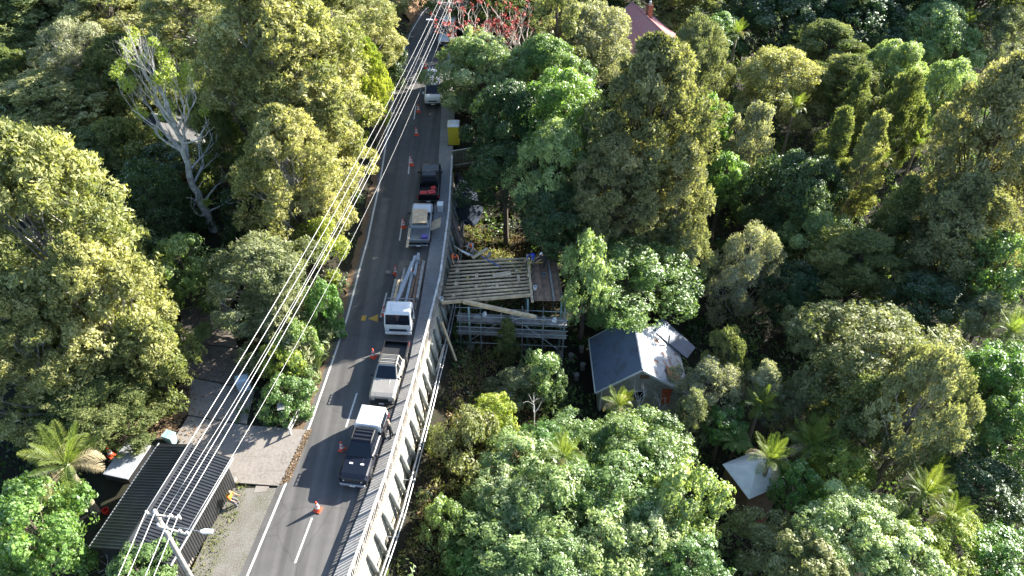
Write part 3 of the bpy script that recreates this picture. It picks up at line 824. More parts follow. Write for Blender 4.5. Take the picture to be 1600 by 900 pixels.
names = ['grey timber beam on the truck bed, at its road side edge', 'second grey timber beam in from the road side of the truck bed', 'third timber beam across the truck bed, under the crane boom', 'blue grey beam with red end on the truck bed beside the crane boom', 'brown beam with red end on the truck bed', 'dark brown beam near the footpath side of the truck bed', 'outermost long grey beam on the footpath side of the truck bed', 'short blue grey beam lying on top of the truck load']
TB = [(0.92, 1.7, -1.2, M_TIMG), (0.68, 1.7, -1.2, M_TIM), (0.42, 1.2, -2.6, M_TIMG), (-0.25, 1.5, -2.2, M_TIMBLUE), (-0.5, 1.5, -2.2, M_TIMB), (-0.76, 1.3, -3.9, M_TIMB), (-1.0, 0.9, -3.6, M_TIMG), (-0.5, -1.6, -4.2, M_TIMBLUE)]
for i, (x, ya, yb, m) in enumerate(TB):
    z = 1.16 + (0.26 if i == 7 else 0)
    bt = empty('timber_beam', on(tr, (x, (ya + yb) / 2, z)), tr.rotation_euler.z + RND.uniform(-0.02, 0.02), names[i], 'timber', 'timber on the truck')
    L = ya - yb
    mb = MB(); mb.box((0, 0, 0), (0.2, L, 0.22)); mb.build('beam', m, bt, bevel=0.01)
    if i in (3, 4): mb = MB(); mb.box((0, -L / 2 - 0.01, 0), (0.2, 0.12, 0.23)); mb.build('painted_end', M_RED, bt)

# white van
vn = empty('van', (XK(78.6) - 0.95, 78.6, 0), road_rz(78.6), 'white van with loaded roof rack parked beyond the toilet', 'van')
W = 0.9
mb = MB()
mb.loft([ring(2.5, W * 0.85, 0.4, W * 0.9, 0.85, W * 0.8, 0.95), ring(2.3, W * 0.92, 0.34, W * 0.98, 1.05, W * 0.86, 1.14), ring(1.75, W * 0.94, 0.32, W, 1.15, W * 0.9, 1.28), ring(0.9, W * 0.94, 0.32, W, 1.2, W * 0.9, 1.28), ring(-2.45, W * 0.94, 0.34, W, 1.2, W * 0.9, 1.28)])
mb.build('body', WHITE, vn, bevel=0.02)
B = [(-W * 0.93, 1.85, 1.22), (W * 0.93, 1.85, 1.22), (W * 0.94, -2.45, 1.22), (-W * 0.94, -2.45, 1.22)]
T = [(-W * 0.82, 1.0, 1.95), (W * 0.82, 1.0, 1.95), (W * 0.84, -2.35, 1.95), (-W * 0.84, -2.35, 1.95)]
mb = MB(); mb.loft([B, T, [(a * 0.88, b * 0.96, 2.03) for a, b, c in T]]); mb.build('roof', WHITE, vn, bevel=0.03)
pane('windscreen', shrink([B[0], B[1], T[1], T[0]], 0.9, (0, 0.006, 0.004)), vn)
for s in (-1, 1):
    q = shrink([(s * W * 0.935, 1.5, 1.25), (s * W * 0.935, -2.2, 1.25), (s * W * 0.835, -2.2, 1.9), (s * W * 0.825, 0.95, 1.9)], 0.88, (s * 0.008, 0, 0)); pane('side_window', q if s > 0 else q[::-1], vn)
    mb = MB(); mb.box((s * 1.02, 1.65, 1.3), (0.2, 0.1, 0.24)); mb.build('mirror', WHITE, vn, bevel=0.03)
    mb = MB(); mb.box((s * 0.66, 2.46, 0.82), (0.34, 0.08, 0.16)); mb.build('headlight', M_LAMP, vn, bevel=0.02)
    for y in (1.65, -1.5): wheel(vn, s * 0.82, y, 0.34, 0.22)
mb = MB(); mb.box((0, 2.5, 0.8), (0.9, 0.05, 0.14)); mb.build('grille', M_TRIM, vn)
mb = MB(); mb.box((0, 2.53, 0.48), (1.6, 0.14, 0.22)); mb.build('bumper', M_TRIM, vn, bevel=0.04)
mb = MB(); mb.box((0, 2.61, 0.5), (0.36, 0.012, 0.12)); mb.build('number_plate', M_PLATE, vn)
mb = MB()
for y in (0.6, -0.4, -1.3, -2.1): mb.beam((-0.78, y, 2.14), (0.78, y, 2.14), 0.06, 0.05)
for s in (-1, 1): mb.beam((s * 0.74, 0.7, 2.12), (s * 0.74, -2.2, 2.12), 0.04, 0.04)
mb.build('roof_rack', M_STEEL, vn)
for i, (x, ya, yb) in enumerate(((-0.35, 0.4, -2.3), (0.3, 0.2, -2.4))):
    ld = empty('ladder', on(vn, (x, (ya + yb) / 2, 2.22)), vn.rotation_euler.z, ['aluminium ladder on the left of the white van roof', 'aluminium ladder on the right of the white van roof'][i], 'ladder', 'ladders on the van')
    L = (ya - yb) / 2
    for s in (-1, 1): mb = MB(); mb.beam((s * 0.18, -L, 0), (s * 0.18, L, 0), 0.05, 0.07); mb.build('stile', M_CHROME, ld)
    for k in range(7): mb = MB(); mb.tube([(-0.18, -L + 0.25 + k * 0.34, 0), (0.18, -L + 0.25 + k * 0.34, 0)], 0.02, 6); mb.build('rung', M_CHROME, ld)
u5 = ute('white vehicle half hidden under the red flowering tree at the far bend', (XK(92) - 0.4, 92.5, 0), road_rz(92), WHITE, canopy=WHITE)

# ------------------------------------------------------------------ traffic cones
M_ORANGE = mat('cone_orange', (0.85, 0.09, 0.03), 0.5, var=0.1)
M_REFL = mat('cone_white_band', (0.8, 0.8, 0.8), 0.4, var=0.05)
def lathe(prof, n=14):
    mb = MB()
    mb.loft([[(r * math.cos(2 * math.pi * j / n), r * math.sin(2 * math.pi * j / n), z) for j in range(n)] for r, z in prof])
    return mb
cone0 = empty('traffic_cone', (0, 0, 0))
mb = MB(); mb.box((0, 0, 0.035), (0.46, 0.46, 0.07)); mb.build('base', M_ORANGE, cone0, bevel=0.03)
lathe([(0.19, 0.07), (0.17, 0.1), (0.045, 0.9), (0.03, 0.92)]).build('body', M_ORANGE, cone0, smooth=True)
lathe([(0.147, 0.3), (0.12, 0.46), (0.112, 0.46), (0.112, 0.3)]).build('band', M_REFL, cone0)
lathe([(0.103, 0.58), (0.078, 0.72), (0.07, 0.72), (0.07, 0.58)]).build('band', M_REFL, cone0)
CONES = [((497, 797), 'orange cone in the sun with a long shadow, nearest the camera'), ((535, 703), 'orange cone on the centre line beside the navy ute'), ((584, 558), 'orange cone beside the champagne silver ute tray'),
         ((601, 492), 'orange cone at the painted dash beside the white truck cab'), ((619, 428), 'orange cone next to the pale stone beside the truck load'), ((631, 355), 'orange cone at the painted dash beside the silver flat deck ute'),
         ((643, 258), 'orange cone at the painted dash ahead of the black ute'), ((651, 211), 'orange cone in the sunlit patch near the yellow toilet'), ((654, 175), 'orange cone at the painted dash near the white van front'), ((665, 107), 'farthest orange cone on the centre line beyond the white van'), ((174, 712), 'orange cone standing in the yard beside the grey topped trailer')]
for i, ((px, py), lab) in enumerate(CONES):
    c = cone0 if i == 0 else copy_tree(cone0)
    c.location = at(px, py, 0.0); c.rotation_euler.z = RND.uniform(0, 1.5)
    tag(c, lab, 'traffic cone', 'traffic cones')
me = bmesh.new(); bmesh.ops.create_icosphere(me, subdivisions=3, radius=0.22)
for v in me.verts: v.co = Vector((v.co.x * 1.1, v.co.y * 0.9, max(-0.08, v.co.z * 0.7))) * (1 + 0.12 * math.sin(v.co.x * 21) * math.cos(v.co.y * 17))
m_ = bpy.data.meshes.new('stone'); me.to_mesh(m_); me.free()
o = link('stone', m_, M_PATH, smooth=True); o.location = at(607, 426, 0.08); tag(o, 'pale round stone on the road beside an orange cone', 'stone')

# ------------------------------------------------------------------ portable toilet
pt = empty('portable_toilet', (XF(69.8) + 0.15, 69.2, 0.1), 0, 'yellow portable toilet with white roof at the end of the fence', 'toilet')
M_PT = mat('yellow_plastic', (0.62, 0.5, 0.03), 0.45, var=0.08)
mb = MB(); mb.box((0, 0, 1.06), (1.1, 1.15, 2.1)); mb.build('cabin', M_PT, pt, bevel=0.03)
mb = MB(); mb.loft([[(-.6, -.62, 2.1), (.6, -.62, 2.1), (.6, .62, 2.1), (-.6, .62, 2.1)], [(-.58, -.6, 2.2), (.58, -.6, 2.2), (.58, .6, 2.2), (-.58, .6, 2.2)], [(-.3, -.4, 2.34), (.3, -.4, 2.34), (.3, .4, 2.34), (-.3, .4, 2.34)]]); mb.build('roof', WHITE, pt, bevel=0.03)
for i in range(5): mb = MB(); mb.box((-.42 + i * .21, -0.585, 1.1), (0.05, 0.03, 1.8)); mb.build('wall_rib', M_PT, pt)
mb = MB(); mb.box((-0.565, 0, 1.0), (0.03, 0.75, 1.85)); d_ = mb.build('door', mat('pale_door', (0.6, 0.58, 0.5), 0.5), pt)
mb = MB(); mb.box((-0.59, 0.28, 1.0), (0.03, 0.06, 0.14)); mb.build('handle', M_TRIM, d_)
mb = MB(); mb.box((0, 0, 0.02), (1.2, 1.25, 0.1)); mb.build('skid', M_TRIM, pt)

# ------------------------------------------------------------------ power poles and lines
M_POLE = mat('weathered_pole_wood', (0.4, 0.37, 0.33), 0.85, var=0.3, scale=4)
M_WIRE = mat('pale_cable', (0.6, 0.6, 0.59), 0.4, var=0.1)
M_PORC = mat('white_porcelain', (0.7, 0.7, 0.68), 0.3, var=0.05)
pb = Vector((-17.62, 21.7, 0))
pp = empty('power_pole', pb, 0, 'grey wooden power pole with two crossarms in front of the black shed', 'power pole')
mb = MB(); mb.tube([(0, 0, 0), (0, 0, 4.5), (0, 0, 9.1)], [0.17, 0.145, 0.115], 10); mb.build('pole', M_POLE, pp, smooth=True)
ARM1 = [at(228, 803, 8.85) - pb, at(283, 810, 8.85) - pb]
ARM2 = [at(246, 822, 8.1) - pb, at(296, 836, 8.1) - pb]
ins = []
for (a, b), n in ((ARM1, 4), (ARM2, 4)):
    a = Vector((a.x, a.y, a.z)); b = Vector((b.x, b.y, b.z))
    mb = MB(); mb.beam(a, b, 0.11, 0.13); ar = mb.build('crossarm', M_POLE, pp, bevel=0.01)
    for i in range(n):
        p = a.lerp(b, (0.05, 0.3, 0.74, 0.96)[i])
        mb = MB(); mb.tube([p + Vector((0, 0, 0.06)), p + Vector((0, 0, 0.14)), p + Vector((0, 0, 0.2)), p + Vector((0, 0, 0.28))], [0.04, 0.085, 0.06, 0.05], 8); mb.build('insulator', M_PORC, ar)
        ins.append(pb + p + Vector((0, 0, 0.25)))
mb = MB(); mb.beam(ARM1[0].lerp(ARM1[1], 0.2) - Vector((0, 0, .06)), (0, 0, 8.2), 0.05, 0.02); mb.beam(ARM1[0].lerp(ARM1[1], 0.55) - Vector((0, 0, .06)), (0, 0, 8.2), 0.05, 0.02); mb.build('brace', M_STEEL, pp)
mb = MB(); e = at(322, 831, 7.9) - pb; mb.tube([(0, 0, 7.7), Vector((0, 0, 7.7)).lerp(e, 0.4) + Vector((0, 0, .1)), e - Vector((0.25, 0, 0))], 0.03, 6); la = mb.build('lamp_arm', M_STEEL, pp)
mb = MB(); mb.loft([[(e.x - .3, e.y - .06, e.z), (e.x - .3, e.y + .06, e.z), (e.x - .3, e.y + .06, e.z + .08), (e.x - .3, e.y - .06, e.z + .08)], [(e.x - .1, e.y - .13, e.z - .03), (e.x - .1, e.y + .13, e.z - .03), (e.x - .1, e.y + .13, e.z + .1), (e.x - .1, e.y - .13, e.z + .1)], [(e.x + .35, e.y - .12, e.z - .02), (e.x + .35, e.y + .12, e.z - .02), (e.x + .35, e.y + .12, e.z + .08), (e.x + .35, e.y - .12, e.z + .08)]]); mb.build('lamp_head', mat('lamp_head_white', (0.75, 0.78, 0.82), 0.35, var=0.03), la, bevel=0.02)
fb = Vector((-7.0, 86.5, 0))
fp2 = empty('power_pole', fb, 0, 'distant power pole with street lamp beside the flowering tree', 'power pole')
mb = MB(); mb.tube([(0, 0, 0), (0, 0, 4), (0, 0, 8.2)], [0.16, 0.14, 0.11], 10); mb.build('pole', M_POLE, fp2, smooth=True)
mb = MB(); mb.beam((-1.1, 0, 7.7), (0.9, 0, 7.7), 0.1, 0.12); mb.build('crossarm', M_POLE, fp2)
mb = MB(); mb.beam((-1.0, 0, 7.0), (0.8, 0, 7.0), 0.1, 0.12); mb.build('crossarm', M_POLE, fp2)
mb = MB(); mb.tube([(0, 0, 5.0), (-0.9, -0.3, 5.3), (-1.9, -0.5, 5.35)], 0.03, 6); la = mb.build('lamp_arm', M_STEEL, fp2)
mb = MB(); mb.box((-2.2, -0.55, 5.35), (0.7, 0.26, 0.12)); mb.build('lamp_head', MATS['lamp_head_white'], la, bevel=0.04)
far = [fb + Vector((x, 0, z)) for z in (7.85, 7.15) for x in (-0.75, -0.35, 0.3, 0.6)]
nearp = Vector((-19.5, -18, 0))
def wire(a, b, sag, r, lab, n=28):
    pts = []
    for i in range(n + 1):
        t = i / n
        p = a.lerp(b, t); p.z -= sag * 4 * t * (1 - t)
        pts.append(p)
    mb = MB(); mb.tube(pts, [r * (1 - 0.45 * i / n) for i in range(n + 1)], 6)
    return tag(mb.build('power_line', M_WIRE, smooth=True), lab, 'power line', 'overhead power lines')
wl = ['outermost left overhead line from the upper crossarm up the road', 'second overhead line from the left on the upper crossarm, over the road', 'third overhead line from the left on the upper crossarm, over the road', 'right hand overhead line of the upper crossarm, over the road',
      'leftmost overhead line of the lower crossarm running up the road', 'second overhead line of the lower crossarm running up the road', 'third overhead line of the lower crossarm running up the road', 'rightmost thin grey overhead line of the lower crossarm']
for i in (0, 1, 2, 3, 4, 7):
    wire(ins[i], far[i], (1.3, 1.5, 1.6, 1.55, 2.2, 1.9, 2.3, 2.6)[i], 0.02 if i < 4 else 0.012, wl[i])
for i in range(4):
    wire(ins[i], ins[i] + Vector((-4.2, -38, 0)), 1.2, 0.022, ['leftmost', 'second', 'third', 'rightmost'][i] + ' short run of overhead line leaving the upper crossarm at the bottom edge', 20)
# ------------------------------------------------------------------ timber deck under construction
M_LOG = mat('peeled_log', (0.64, 0.47, 0.29), 0.8, var=0.3, scale=1.8)
M_DECKP = mat('brown_deck_plank', (0.26, 0.16, 0.1), 0.8, var=0.35, scale=2.0)
M_GPOST = mat('green_steel_post', (0.22, 0.32, 0.3), 0.55, 0.1, var=0.2)
M_TUBE = mat('scaffold_tube', (0.33, 0.36, 0.38), 0.45, 0.5, var=0.25)
M_SPLANK = mat('scaffold_plank', (0.25, 0.23, 0.2), 0.85, var=0.35, scale=2.2)
dk = empty('timber_deck', (-2.0, 48.5, 0), 0, 'half built timber deck of log joists beside the road, on steel posts', 'deck')
def dl(p): return Vector(p) - Vector((-2.0, 48.5, 0))
for i in range(12):
    v = i / 11
    a, b = at(690 + 16 * v, 473 - 63 * v, 0.0), at(829 - 8 * v, 461 - 57 * v, 0.0)
    r = RND.uniform(0.085, 0.115)
    if i in (0,):
        mb = MB(); mb.beam(dl(a), dl(b), 0.16, 0.26); mb.build('edge_joist', M_TIM, dk)
    else:
        mb = MB(); mb.tube([dl(a), dl(a.lerp(b, 0.5)) + Vector((0, 0, 0.02)), dl(b)], [r, r * 0.96, r * 0.92], 9); mb.build('joist', M_LOG if i % 4 else M_TIM, dk, smooth=True)
for i, (u, v0, v1) in enumerate(((0.12, 0.12, 0.2), (0.12, 0.4, 0.48), (0.37, 0.3, 0.38), (0.62, 0.3, 0.38), (0.88, 0.38, 0.56), (0.36, 0.58, 0.66), (0.86, 0.66, 0.72), (0.1, 0.72, 0.8))):
    f = lambda u, v: at(690 + 16 * v, 473 - 63 * v, 0.02).lerp(at(829 - 8 * v, 461 - 57 * v, 0.02), u)
    mb = MB(); mb.beam(dl(f(u, v0)), dl(f(u, v1)), 0.24, 0.18); mb.build('blocking', M_TIM, dk)
for u in (0.02, 0.5, 0.97):
    mb = MB(); mb.beam(dl(f(u, -0.02)) - Vector((0, 0, 0.3)), dl(f(u, 1.02)) - Vector((0, 0, 0.3)), 0.2, 0.28); mb.build('bearer', M_TIMB, dk)
for i in range(10):
    u = (i + 0.5) / 10
    a, b = at(835 + 46 * u, 470, 0.0), at(828 + 40 * u, 400, 0.0)
    mb = MB(); mb.beam(dl(a), dl(b), 0.235, 0.05); mb.build('plank', M_DECKP if i % 3 else M_TIMB, dk)
mb = MB(); mb.beam(dl(at(832, 472, 0.09)), dl(at(824, 398, 0.09)), 0.2, 0.1); mb.build('edge_board', M_TIM, dk)
mb = MB(); mb.beam(dl(at(866, 470, 0.09)), dl(at(856, 402, 0.09)), 0.14, 0.08); mb.build('edge_board', M_TIMG, dk)
for (px, py) in ((732, 478), (825, 466), (878, 466), (712, 412), (822, 408), (868, 405)):
    p = at(px, py, 0.0); g = ground(p.x, p.y)
    mb = MB(); mb.tube([dl(Vector((p.x, p.y, g))), dl(Vector((p.x, p.y, 0.25 if px > 860 else -0.12)))], 0.085, 10); po = mb.build('steel_post', M_GPOST, dk, smooth=True)
    mb = MB(); mb.tube([dl(Vector((p.x, p.y, g - 0.3))), dl(Vector((p.x, p.y, g + 0.35)))], [0.38, 0.34], 12); mb.build('footing', M_CONC, po)
def loose(name, a, b, w, h, m, lab, cat='timber', group=None):
    a, b = Vector(a), Vector(b); c = (a + b) / 2
    mb = MB(); mb.beam(a - c, b - c, w, h)
    return tag(mb.build(name, m, loc=c), lab, cat, group)
loose('timber_beam', at(724, 471, 0.2), at(838, 496, -0.9), 0.24, 0.3, M_TIM, 'long pale beam lying diagonally down from the deck edge')
loose('timber_prop', at(690, 503, -0.5), at(719, 581, -4.9), 0.16, 0.16, M_TIM, 'slanting timber prop between the retaining wall and the ground', 'timber prop')
loose('timber_prop', at(694, 540, -1.0), at(672, 610, -3.3), 0.12, 0.12, M_TIMG, 'grey prop leaning on the retaining wall below the truck', 'timber prop')
loose('blue_pipe', at(752, 400, 0.3), at(782, 417, 0.18), 0.07, 0.07, mat('blue_plastic_pipe', (0.08, 0.14, 0.36), 0.5), 'blue plastic pipe lying across the far deck joists', 'pipe')
loose('plank', at(738, 403, 0.25), at(762, 388, 0.5), 0.3, 0.06, M_TIM, 'short pale plank sloping up behind the deck', 'plank')
loose('plank', at(762, 402, 0.2), at(766, 394, 0.2), 0.25, 0.06, M_TIMG, 'stubby grey plank end at the far edge of the deck', 'plank')
loose('log', at(707, 338, -0.3), at(722, 388, -1.0), 0.3, 0.25, M_TIMB, 'dark log leaning between the fence and the deck', 'log')
loose('log', at(712, 345, -0.8), at(730, 385, -1.6), 0.16, 0.16, M_TIMB, 'thin brown pole beside the leaning dark log', 'log')
loose('string_line', at(823, 411, 0.3), at(850, 410, 0.35), 0.06, 0.06, mat('yellow_level', (0.6, 0.42, 0.05), 0.5), 'yellow spirit level on the deck beside the worker in blue', 'spirit level')
for i, (px, py, m, lab) in enumerate(((836, 452, MATS['white_paint'], 'white bucket standing on the brown deck planks'), (850, 432, M_STEEL, 'grey bucket standing on the brown deck planks'), (690, 470, WHITE, 'small white tub at the left end of the deck'))):
    o = lathe([(0.13, 0), (0.17, 0.32), (0.15, 0.32), (0.12, 0.04)], 12).build('bucket', m, loc=at(px, py, 0.05)); tag(o, lab, 'bucket', 'buckets on the deck')
mb = MB(); mb.box((0, 0, 0.1), (1.5, 0.5, 0.04), rz=0.25); tag(mb.build('plywood_offcut', M_PLY, loc=at(784, 430, 0.08)), 'sunlit plywood offcut lying on the deck joists', 'plywood')
# stack of off-cuts behind the orange worker
for i in range(4):
    a = at(709 + i * 6, 384 + (i % 3) * 4, 0.1); b = a + Vector((0.9 + 0.1 * i, -0.7 - 0.2 * (i % 2), -0.12 + 0.04 * i))
    loose('offcut', a, b, 0.1 + 0.02 * (i % 3), 0.06, (M_TIMG, M_TIM, MATS['white_paint'])[i % 3], ['grey timber offcut leftmost in the heap behind the worker in orange', 'pale sawn offcut second from the left in the offcut heap', 'white painted offcut in the offcut heap behind the deck', 'grey offcut rightmost in the heap, nearest the vest worker'][i], 'offcut', 'heap of timber offcuts')

# scaffold below the deck
sf = empty('scaffold', (0, 44, -4), 0, 'tube scaffold with plank lifts under the near side of the deck', 'scaffold')
def sl_(p): return Vector(p) - Vector((0, 44, -4))
ZL = (-1.5, -3.0)
A = [at(718, 500, ZL[0]), at(882, 508, ZL[0])]
B = [at(716, 528, ZL[1]), at(884, 532, ZL[1])]
for q in range(6):
    u = q / 5
    for dy in (0.0, 0.95):
        p = A[0].lerp(A[1], u) + Vector((0, dy - 0.1, 0)); g = ground(p.x, p.y)
        mb = MB(); mb.tube([sl_((p.x, p.y, g)), sl_((p.x, p.y, -0.45 if q < 5 else 0.3))], 0.035, 7); mb.build('standard', M_TUBE, sf)
for z in (-0.9, -2.1, -2.6, -3.9):
    for dy in (0.0, 0.95):
        p, r = A[0] + Vector((-0.3, dy - 0.1, z - A[0].z)), A[1] + Vector((0.3, dy - 0.1, z - A[1].z))
        mb = MB(); mb.tube([sl_(p), sl_(r)], 0.03, 6); mb.build('ledger', M_TUBE, sf)
for q in range(6):
    p = A[0].lerp(A[1], q / 5)
    for z in (-1.58, -3.08): mb = MB(); mb.tube([sl_((p.x, p.y - 0.2, z)), sl_((p.x, p.y + 1.0, z))], 0.03, 6); mb.build('transom', M_TUBE, sf)
for z in ZL:
    for j in range(4):
        p, r = A[0] + Vector((-0.2, 0.02 + j * 0.23, z - A[0].z)), A[1] + Vector((0.2, 0.02 + j * 0.23, z - A[1].z))
        mb = MB(); mb.beam(sl_(p), sl_(p.lerp(r, 0.52 - 0.06 * (j % 2))), 0.215, 0.04); mb.build('plank', M_SPLANK, sf)
        mb = MB(); mb.beam(sl_(p.lerp(r, 0.525 - 0.06 * (j % 2))) , sl_(r), 0.215, 0.04); mb.build('plank', M_SPLANK if j else M_TIMG, sf)
for (u0, z0, u1, z1) in ((0.02, -4.2, 0.35, -1.6), (0.95, -4.2, 0.62, -1.6), (0.4, -1.6, 0.62, -0.6)):
    p, r = A[0].lerp(A[1], u0), A[0].lerp(A[1], u1)
    mb = MB(); mb.tube([sl_((p.x, p.y - 0.16, z0)), sl_((r.x, r.y - 0.16, z1))], 0.028, 6); mb.build('brace', M_TUBE, sf)
for i, (px, py, w, l, m, lab) in enumerate(((745, 497, 0.6, 0.35, M_STEEL, 'grey bundle at the left of the upper scaffold lift'), (757, 493, 0.3, 0.3, WHITE, 'white bundle second from the left on the upper scaffold lift'), (800, 499, 0.7, 0.3, M_TIMG, 'timber bundle in the middle of the upper scaffold lift'), (848, 500, 0.45, 0.4, M_SPLANK, 'brown bundle below the end of the diagonal beam'), (866, 502, 0.35, 0.3, WHITE, 'white bundle at the right end of the upper scaffold lift'))):
    mb = MB(); mb.box((0, 0, 0.12), (w, l, 0.24), rz=i * 0.7); mb.box((0.05, 0.02, 0.3), (w * 0.6, l * 0.6, 0.14), rz=i * 0.5)
    tag(mb.build('material_bundle', m, loc=at(px, py, -1.47), bevel=0.03), lab, 'bundle', 'bundles on the scaffold')
for i, (px, py) in enumerate(((692, 512), (700, 528))):
    o = lathe([(0.14, 0), (0.17, 0.36), (0.15, 0.36), (0.12, 0.04)], 12).build('bucket', M_ORANGE, loc=at(px, py, -2.9)); tag(o, ['orange bucket at the foot of the retaining wall, upper of two', 'orange bucket at the foot of the retaining wall, lower of two'][i], 'bucket', 'orange buckets by the wall')
# white bins right of the scaffold
for i, (px, py) in enumerate(((893, 545), (910, 528), (912, 556), (870, 566), (902, 572))):
    p = at(px, py, -5.6); p.z = ground(p.x, p.y)
    o = lathe([(0.2, 0), (0.24, 0.7), (0.22, 0.72), (0.2, 0.66)], 12).build('bin', M_CONC, loc=p); tag(o, ['grey tub nearest the right end of the scaffold', 'grey tub highest up between scaffold and old house', 'grey tub closest to the wall of the old house', 'grey tub farthest left, below the scaffold corner', 'grey tub lowest down beside the old house'][i], 'tub', 'grey tubs beside the scaffold')

# ------------------------------------------------------------------ houses
def roof_mat(name, col, rust, amt=0.5, rough=0.45, metal=0.2):
    if name in MATS: return MATS[name]
    m = ground_mat(name, [col, rust], [1.1], bump=0.1, rough=rough)
    for n in m.node_tree.nodes:
        if n.type == 'MAP_RANGE': n.inputs['From Min'].default_value = amt; n.inputs['From Max'].default_value = amt + 0.12
    m.node_tree.nodes['Principled BSDF'].inputs['Metallic'].default_value = metal
    return m
M_WBOARD = ground_mat('lichened_weatherboard', [(0.4, 0.38, 0.31), (0.27, 0.26, 0.2), (0.45, 0.44, 0.38)], [1.2, 4.0], bump=0.1, rough=0.8)
M_IRON = roof_mat('grey_blue_iron', (0.16, 0.2, 0.27), (0.14, 0.15, 0.18), 0.5, 0.55)
M_IRON_R = roof_mat('worn_iron_sun_tint', (0.85, 0.86, 0.88), (0.42, 0.24, 0.15), 0.5, 0.5)  # right slope: sun glare put into the pale base colour, rust is real
M_WHITE_W = mat('white_woodwork', (0.65, 0.64, 0.6), 0.6, var=0.15)

def boards(o, u, L, z0, z1, n, m, parent, pitch=0.2):
    """lapped weatherboards"""
    o, u, n = Vector(o), Vector(u).normalized(), Vector(n)
    k = int((z1 - z0) / pitch); mb = MB()
    for i in range(k):
        za, zb = z0 + i * pitch, z0 + (i + 1) * pitch
        mb.v += [tuple(o + Vector((0, 0, za)) + n * 0.035), tuple(o + u * L + Vector((0, 0, za)) + n * 0.035), tuple(o + u * L + Vector((0, 0, zb)) + n * 0.008), tuple(o + Vector((0, 0, zb)) + n * 0.008)]
        b = i * 4; mb.f.append((b, b + 1, b + 2, b + 3))
        if i: mb.f.append((b - 1, b - 2, b + 1, b))
    return tag(mb.build('weatherboards', m, parent), kind='stuff')

def house(name, label, loc, rz, L, wl, wr, zr, zl, zrr, zg, m_l, m_r, m_w, over=0.35, cat='house', gable_tri=True):
    """ridge along local y, from -L/2 to L/2; heights relative to loc.z"""
    h = empty(name, loc, rz, label, cat)
    y0, y1 = -L / 2, L / 2
    kl, kr = (zr - zl) / wl, (zr - zrr) / wr
    corrugated((0, y0 - over, zr + 0.02), (0, 1, 0), (-wl - over, 0, -(wl + over) * kl), L + 2 * over, 0.15, 0.03).build('roof_slope', m_l, h)
    corrugated((0, y0 - over, zr + 0.02), (0, 1, 0), (wr + over, 0, -(wr + over) * kr), L + 2 * over, 0.15, 0.03).build('roof_slope', m_r, h)
    mb = MB(); mb.tube([(0, y0 - over, zr + 0.05), (0, y1 + over, zr + 0.05)], 0.09, 6); mb.build('ridge_cap', m_l, h)
    for y, s in ((y0, -1), (y1, 1)):
        mb = MB(); mb.loft([[(-wl, y - s * d, zg), (wr, y - s * d, zg), (wr, y - s * d, zrr - 0.04), (0, y - s * d, zr - 0.04), (-wl, y - s * d, zl - 0.04)] for d in (0.0, 0.12)]); mb.build('end_wall', m_w, h)
        boards((-wl, y, zg), (1, 0, 0), wl + wr, 0, min(zl, zrr) - zg, (0, s, 0), m_w, h)
        mb = MB(); yy = y + s * over; mb.beam((-wl - over, yy, zl - over * kl - 0.06), (0, yy, zr - 0.06), 0.04, 0.18); mb.beam((0, yy, zr - 0.06), (wr + over, yy, zrr - over * kr - 0.06), 0.04, 0.18); mb.build('barge_board', M_WHITE_W, h)
    for x, z, s in ((-wl, zl, -1), (wr, zrr, 1)):
        mb = MB(); mb.box((x - s * 0.06, 0, (zg + z) / 2 - 0.03), (0.12, L - 0.26, z - zg - 0.06)); mb.build('side_wall', m_w, h)
        boards((x, y0, zg), (0, 1, 0), L, 0, z - zg - 0.05, (s, 0, 0), m_w, h)
        mb = MB(); xx = x + s * (over + 0.05); k = kl if s < 0 else kr; mb.tube([(xx, y0 - over, z - over * k - 0.05), (xx, y1 + over, z - over * k - 0.05)], 0.06, 6); mb.build('gutter', M_WHITE_W, h)
    return h
def window(h, c, w, hh, axis, s):
    fr = MB()
    c = Vector(c)
    if axis == 'y': fr.box(c + Vector((0, s * 0.05, 0)), (w + 0.16, 0.06, hh + 0.16))
    else: fr.box(c + Vector((s * 0.05, 0, 0)), (0.06, w + 0.16, hh + 0.16))
    f = fr.build('window', M_WHITE_W, h)
    for i in (-1, 1):
        mb = MB()
        if axis == 'y': mb.box(c + Vector((i * w / 4, s * 0.085, 0)), (w / 2 - 0.06, 0.02, hh))
        else: mb.box(c + Vector((s * 0.085, i * w / 4, 0)), (0.02, w / 2 - 0.06, hh))
        mb.build('pane', M_GLASS, f)

oh = house('old_house', 'old weatherboard house with blue grey rusty iron roof, sunlight painted on its right slope, in the gully', (10.0, 44.3, -5.2), math.radians(1), 5.2, 3.05, 3.7, 2.5, 0.15, -0.35, -3.6, M_IRON, M_IRON_R, M_WBOARD)
window(oh, (-0.3, -2.6, -0.9), 1.6, 1.0, 'y', -1)
mb = MB(); mb.box((0.35, -2.66, 1.35), (0.7, 0.05, 0.4)); mb.build('vent', mat('rusty_vent', (0.2, 0.1, 0.05), 0.8), oh)
for x in (-2.9, -1.1): mb = MB(); mb.box((x, -2.72, -1.3), (0.12, 0.06, 3.0)); mb.build('corner_board', M_WHITE_W, oh)
mb = MB(); mb.box((2.9, -1.75, 0.48), (1.5, 1.3, 0.06), ry=math.radians(38)); mb.build('rust_patch', mat('rusty_sheet', (0.42, 0.2, 0.1), 0.8, var=0.4, scale=3), oh)
mb = MB(); mb.box((2.9, -2.45, 0.48), (1.7, 0.1, 0.12), ry=math.radians(38)); mb.box((3.6, -1.75, -0.02), (0.1, 1.4, 0.12), ry=math.radians(38)); mb.build('patch_frame', M_WHITE_W, oh)
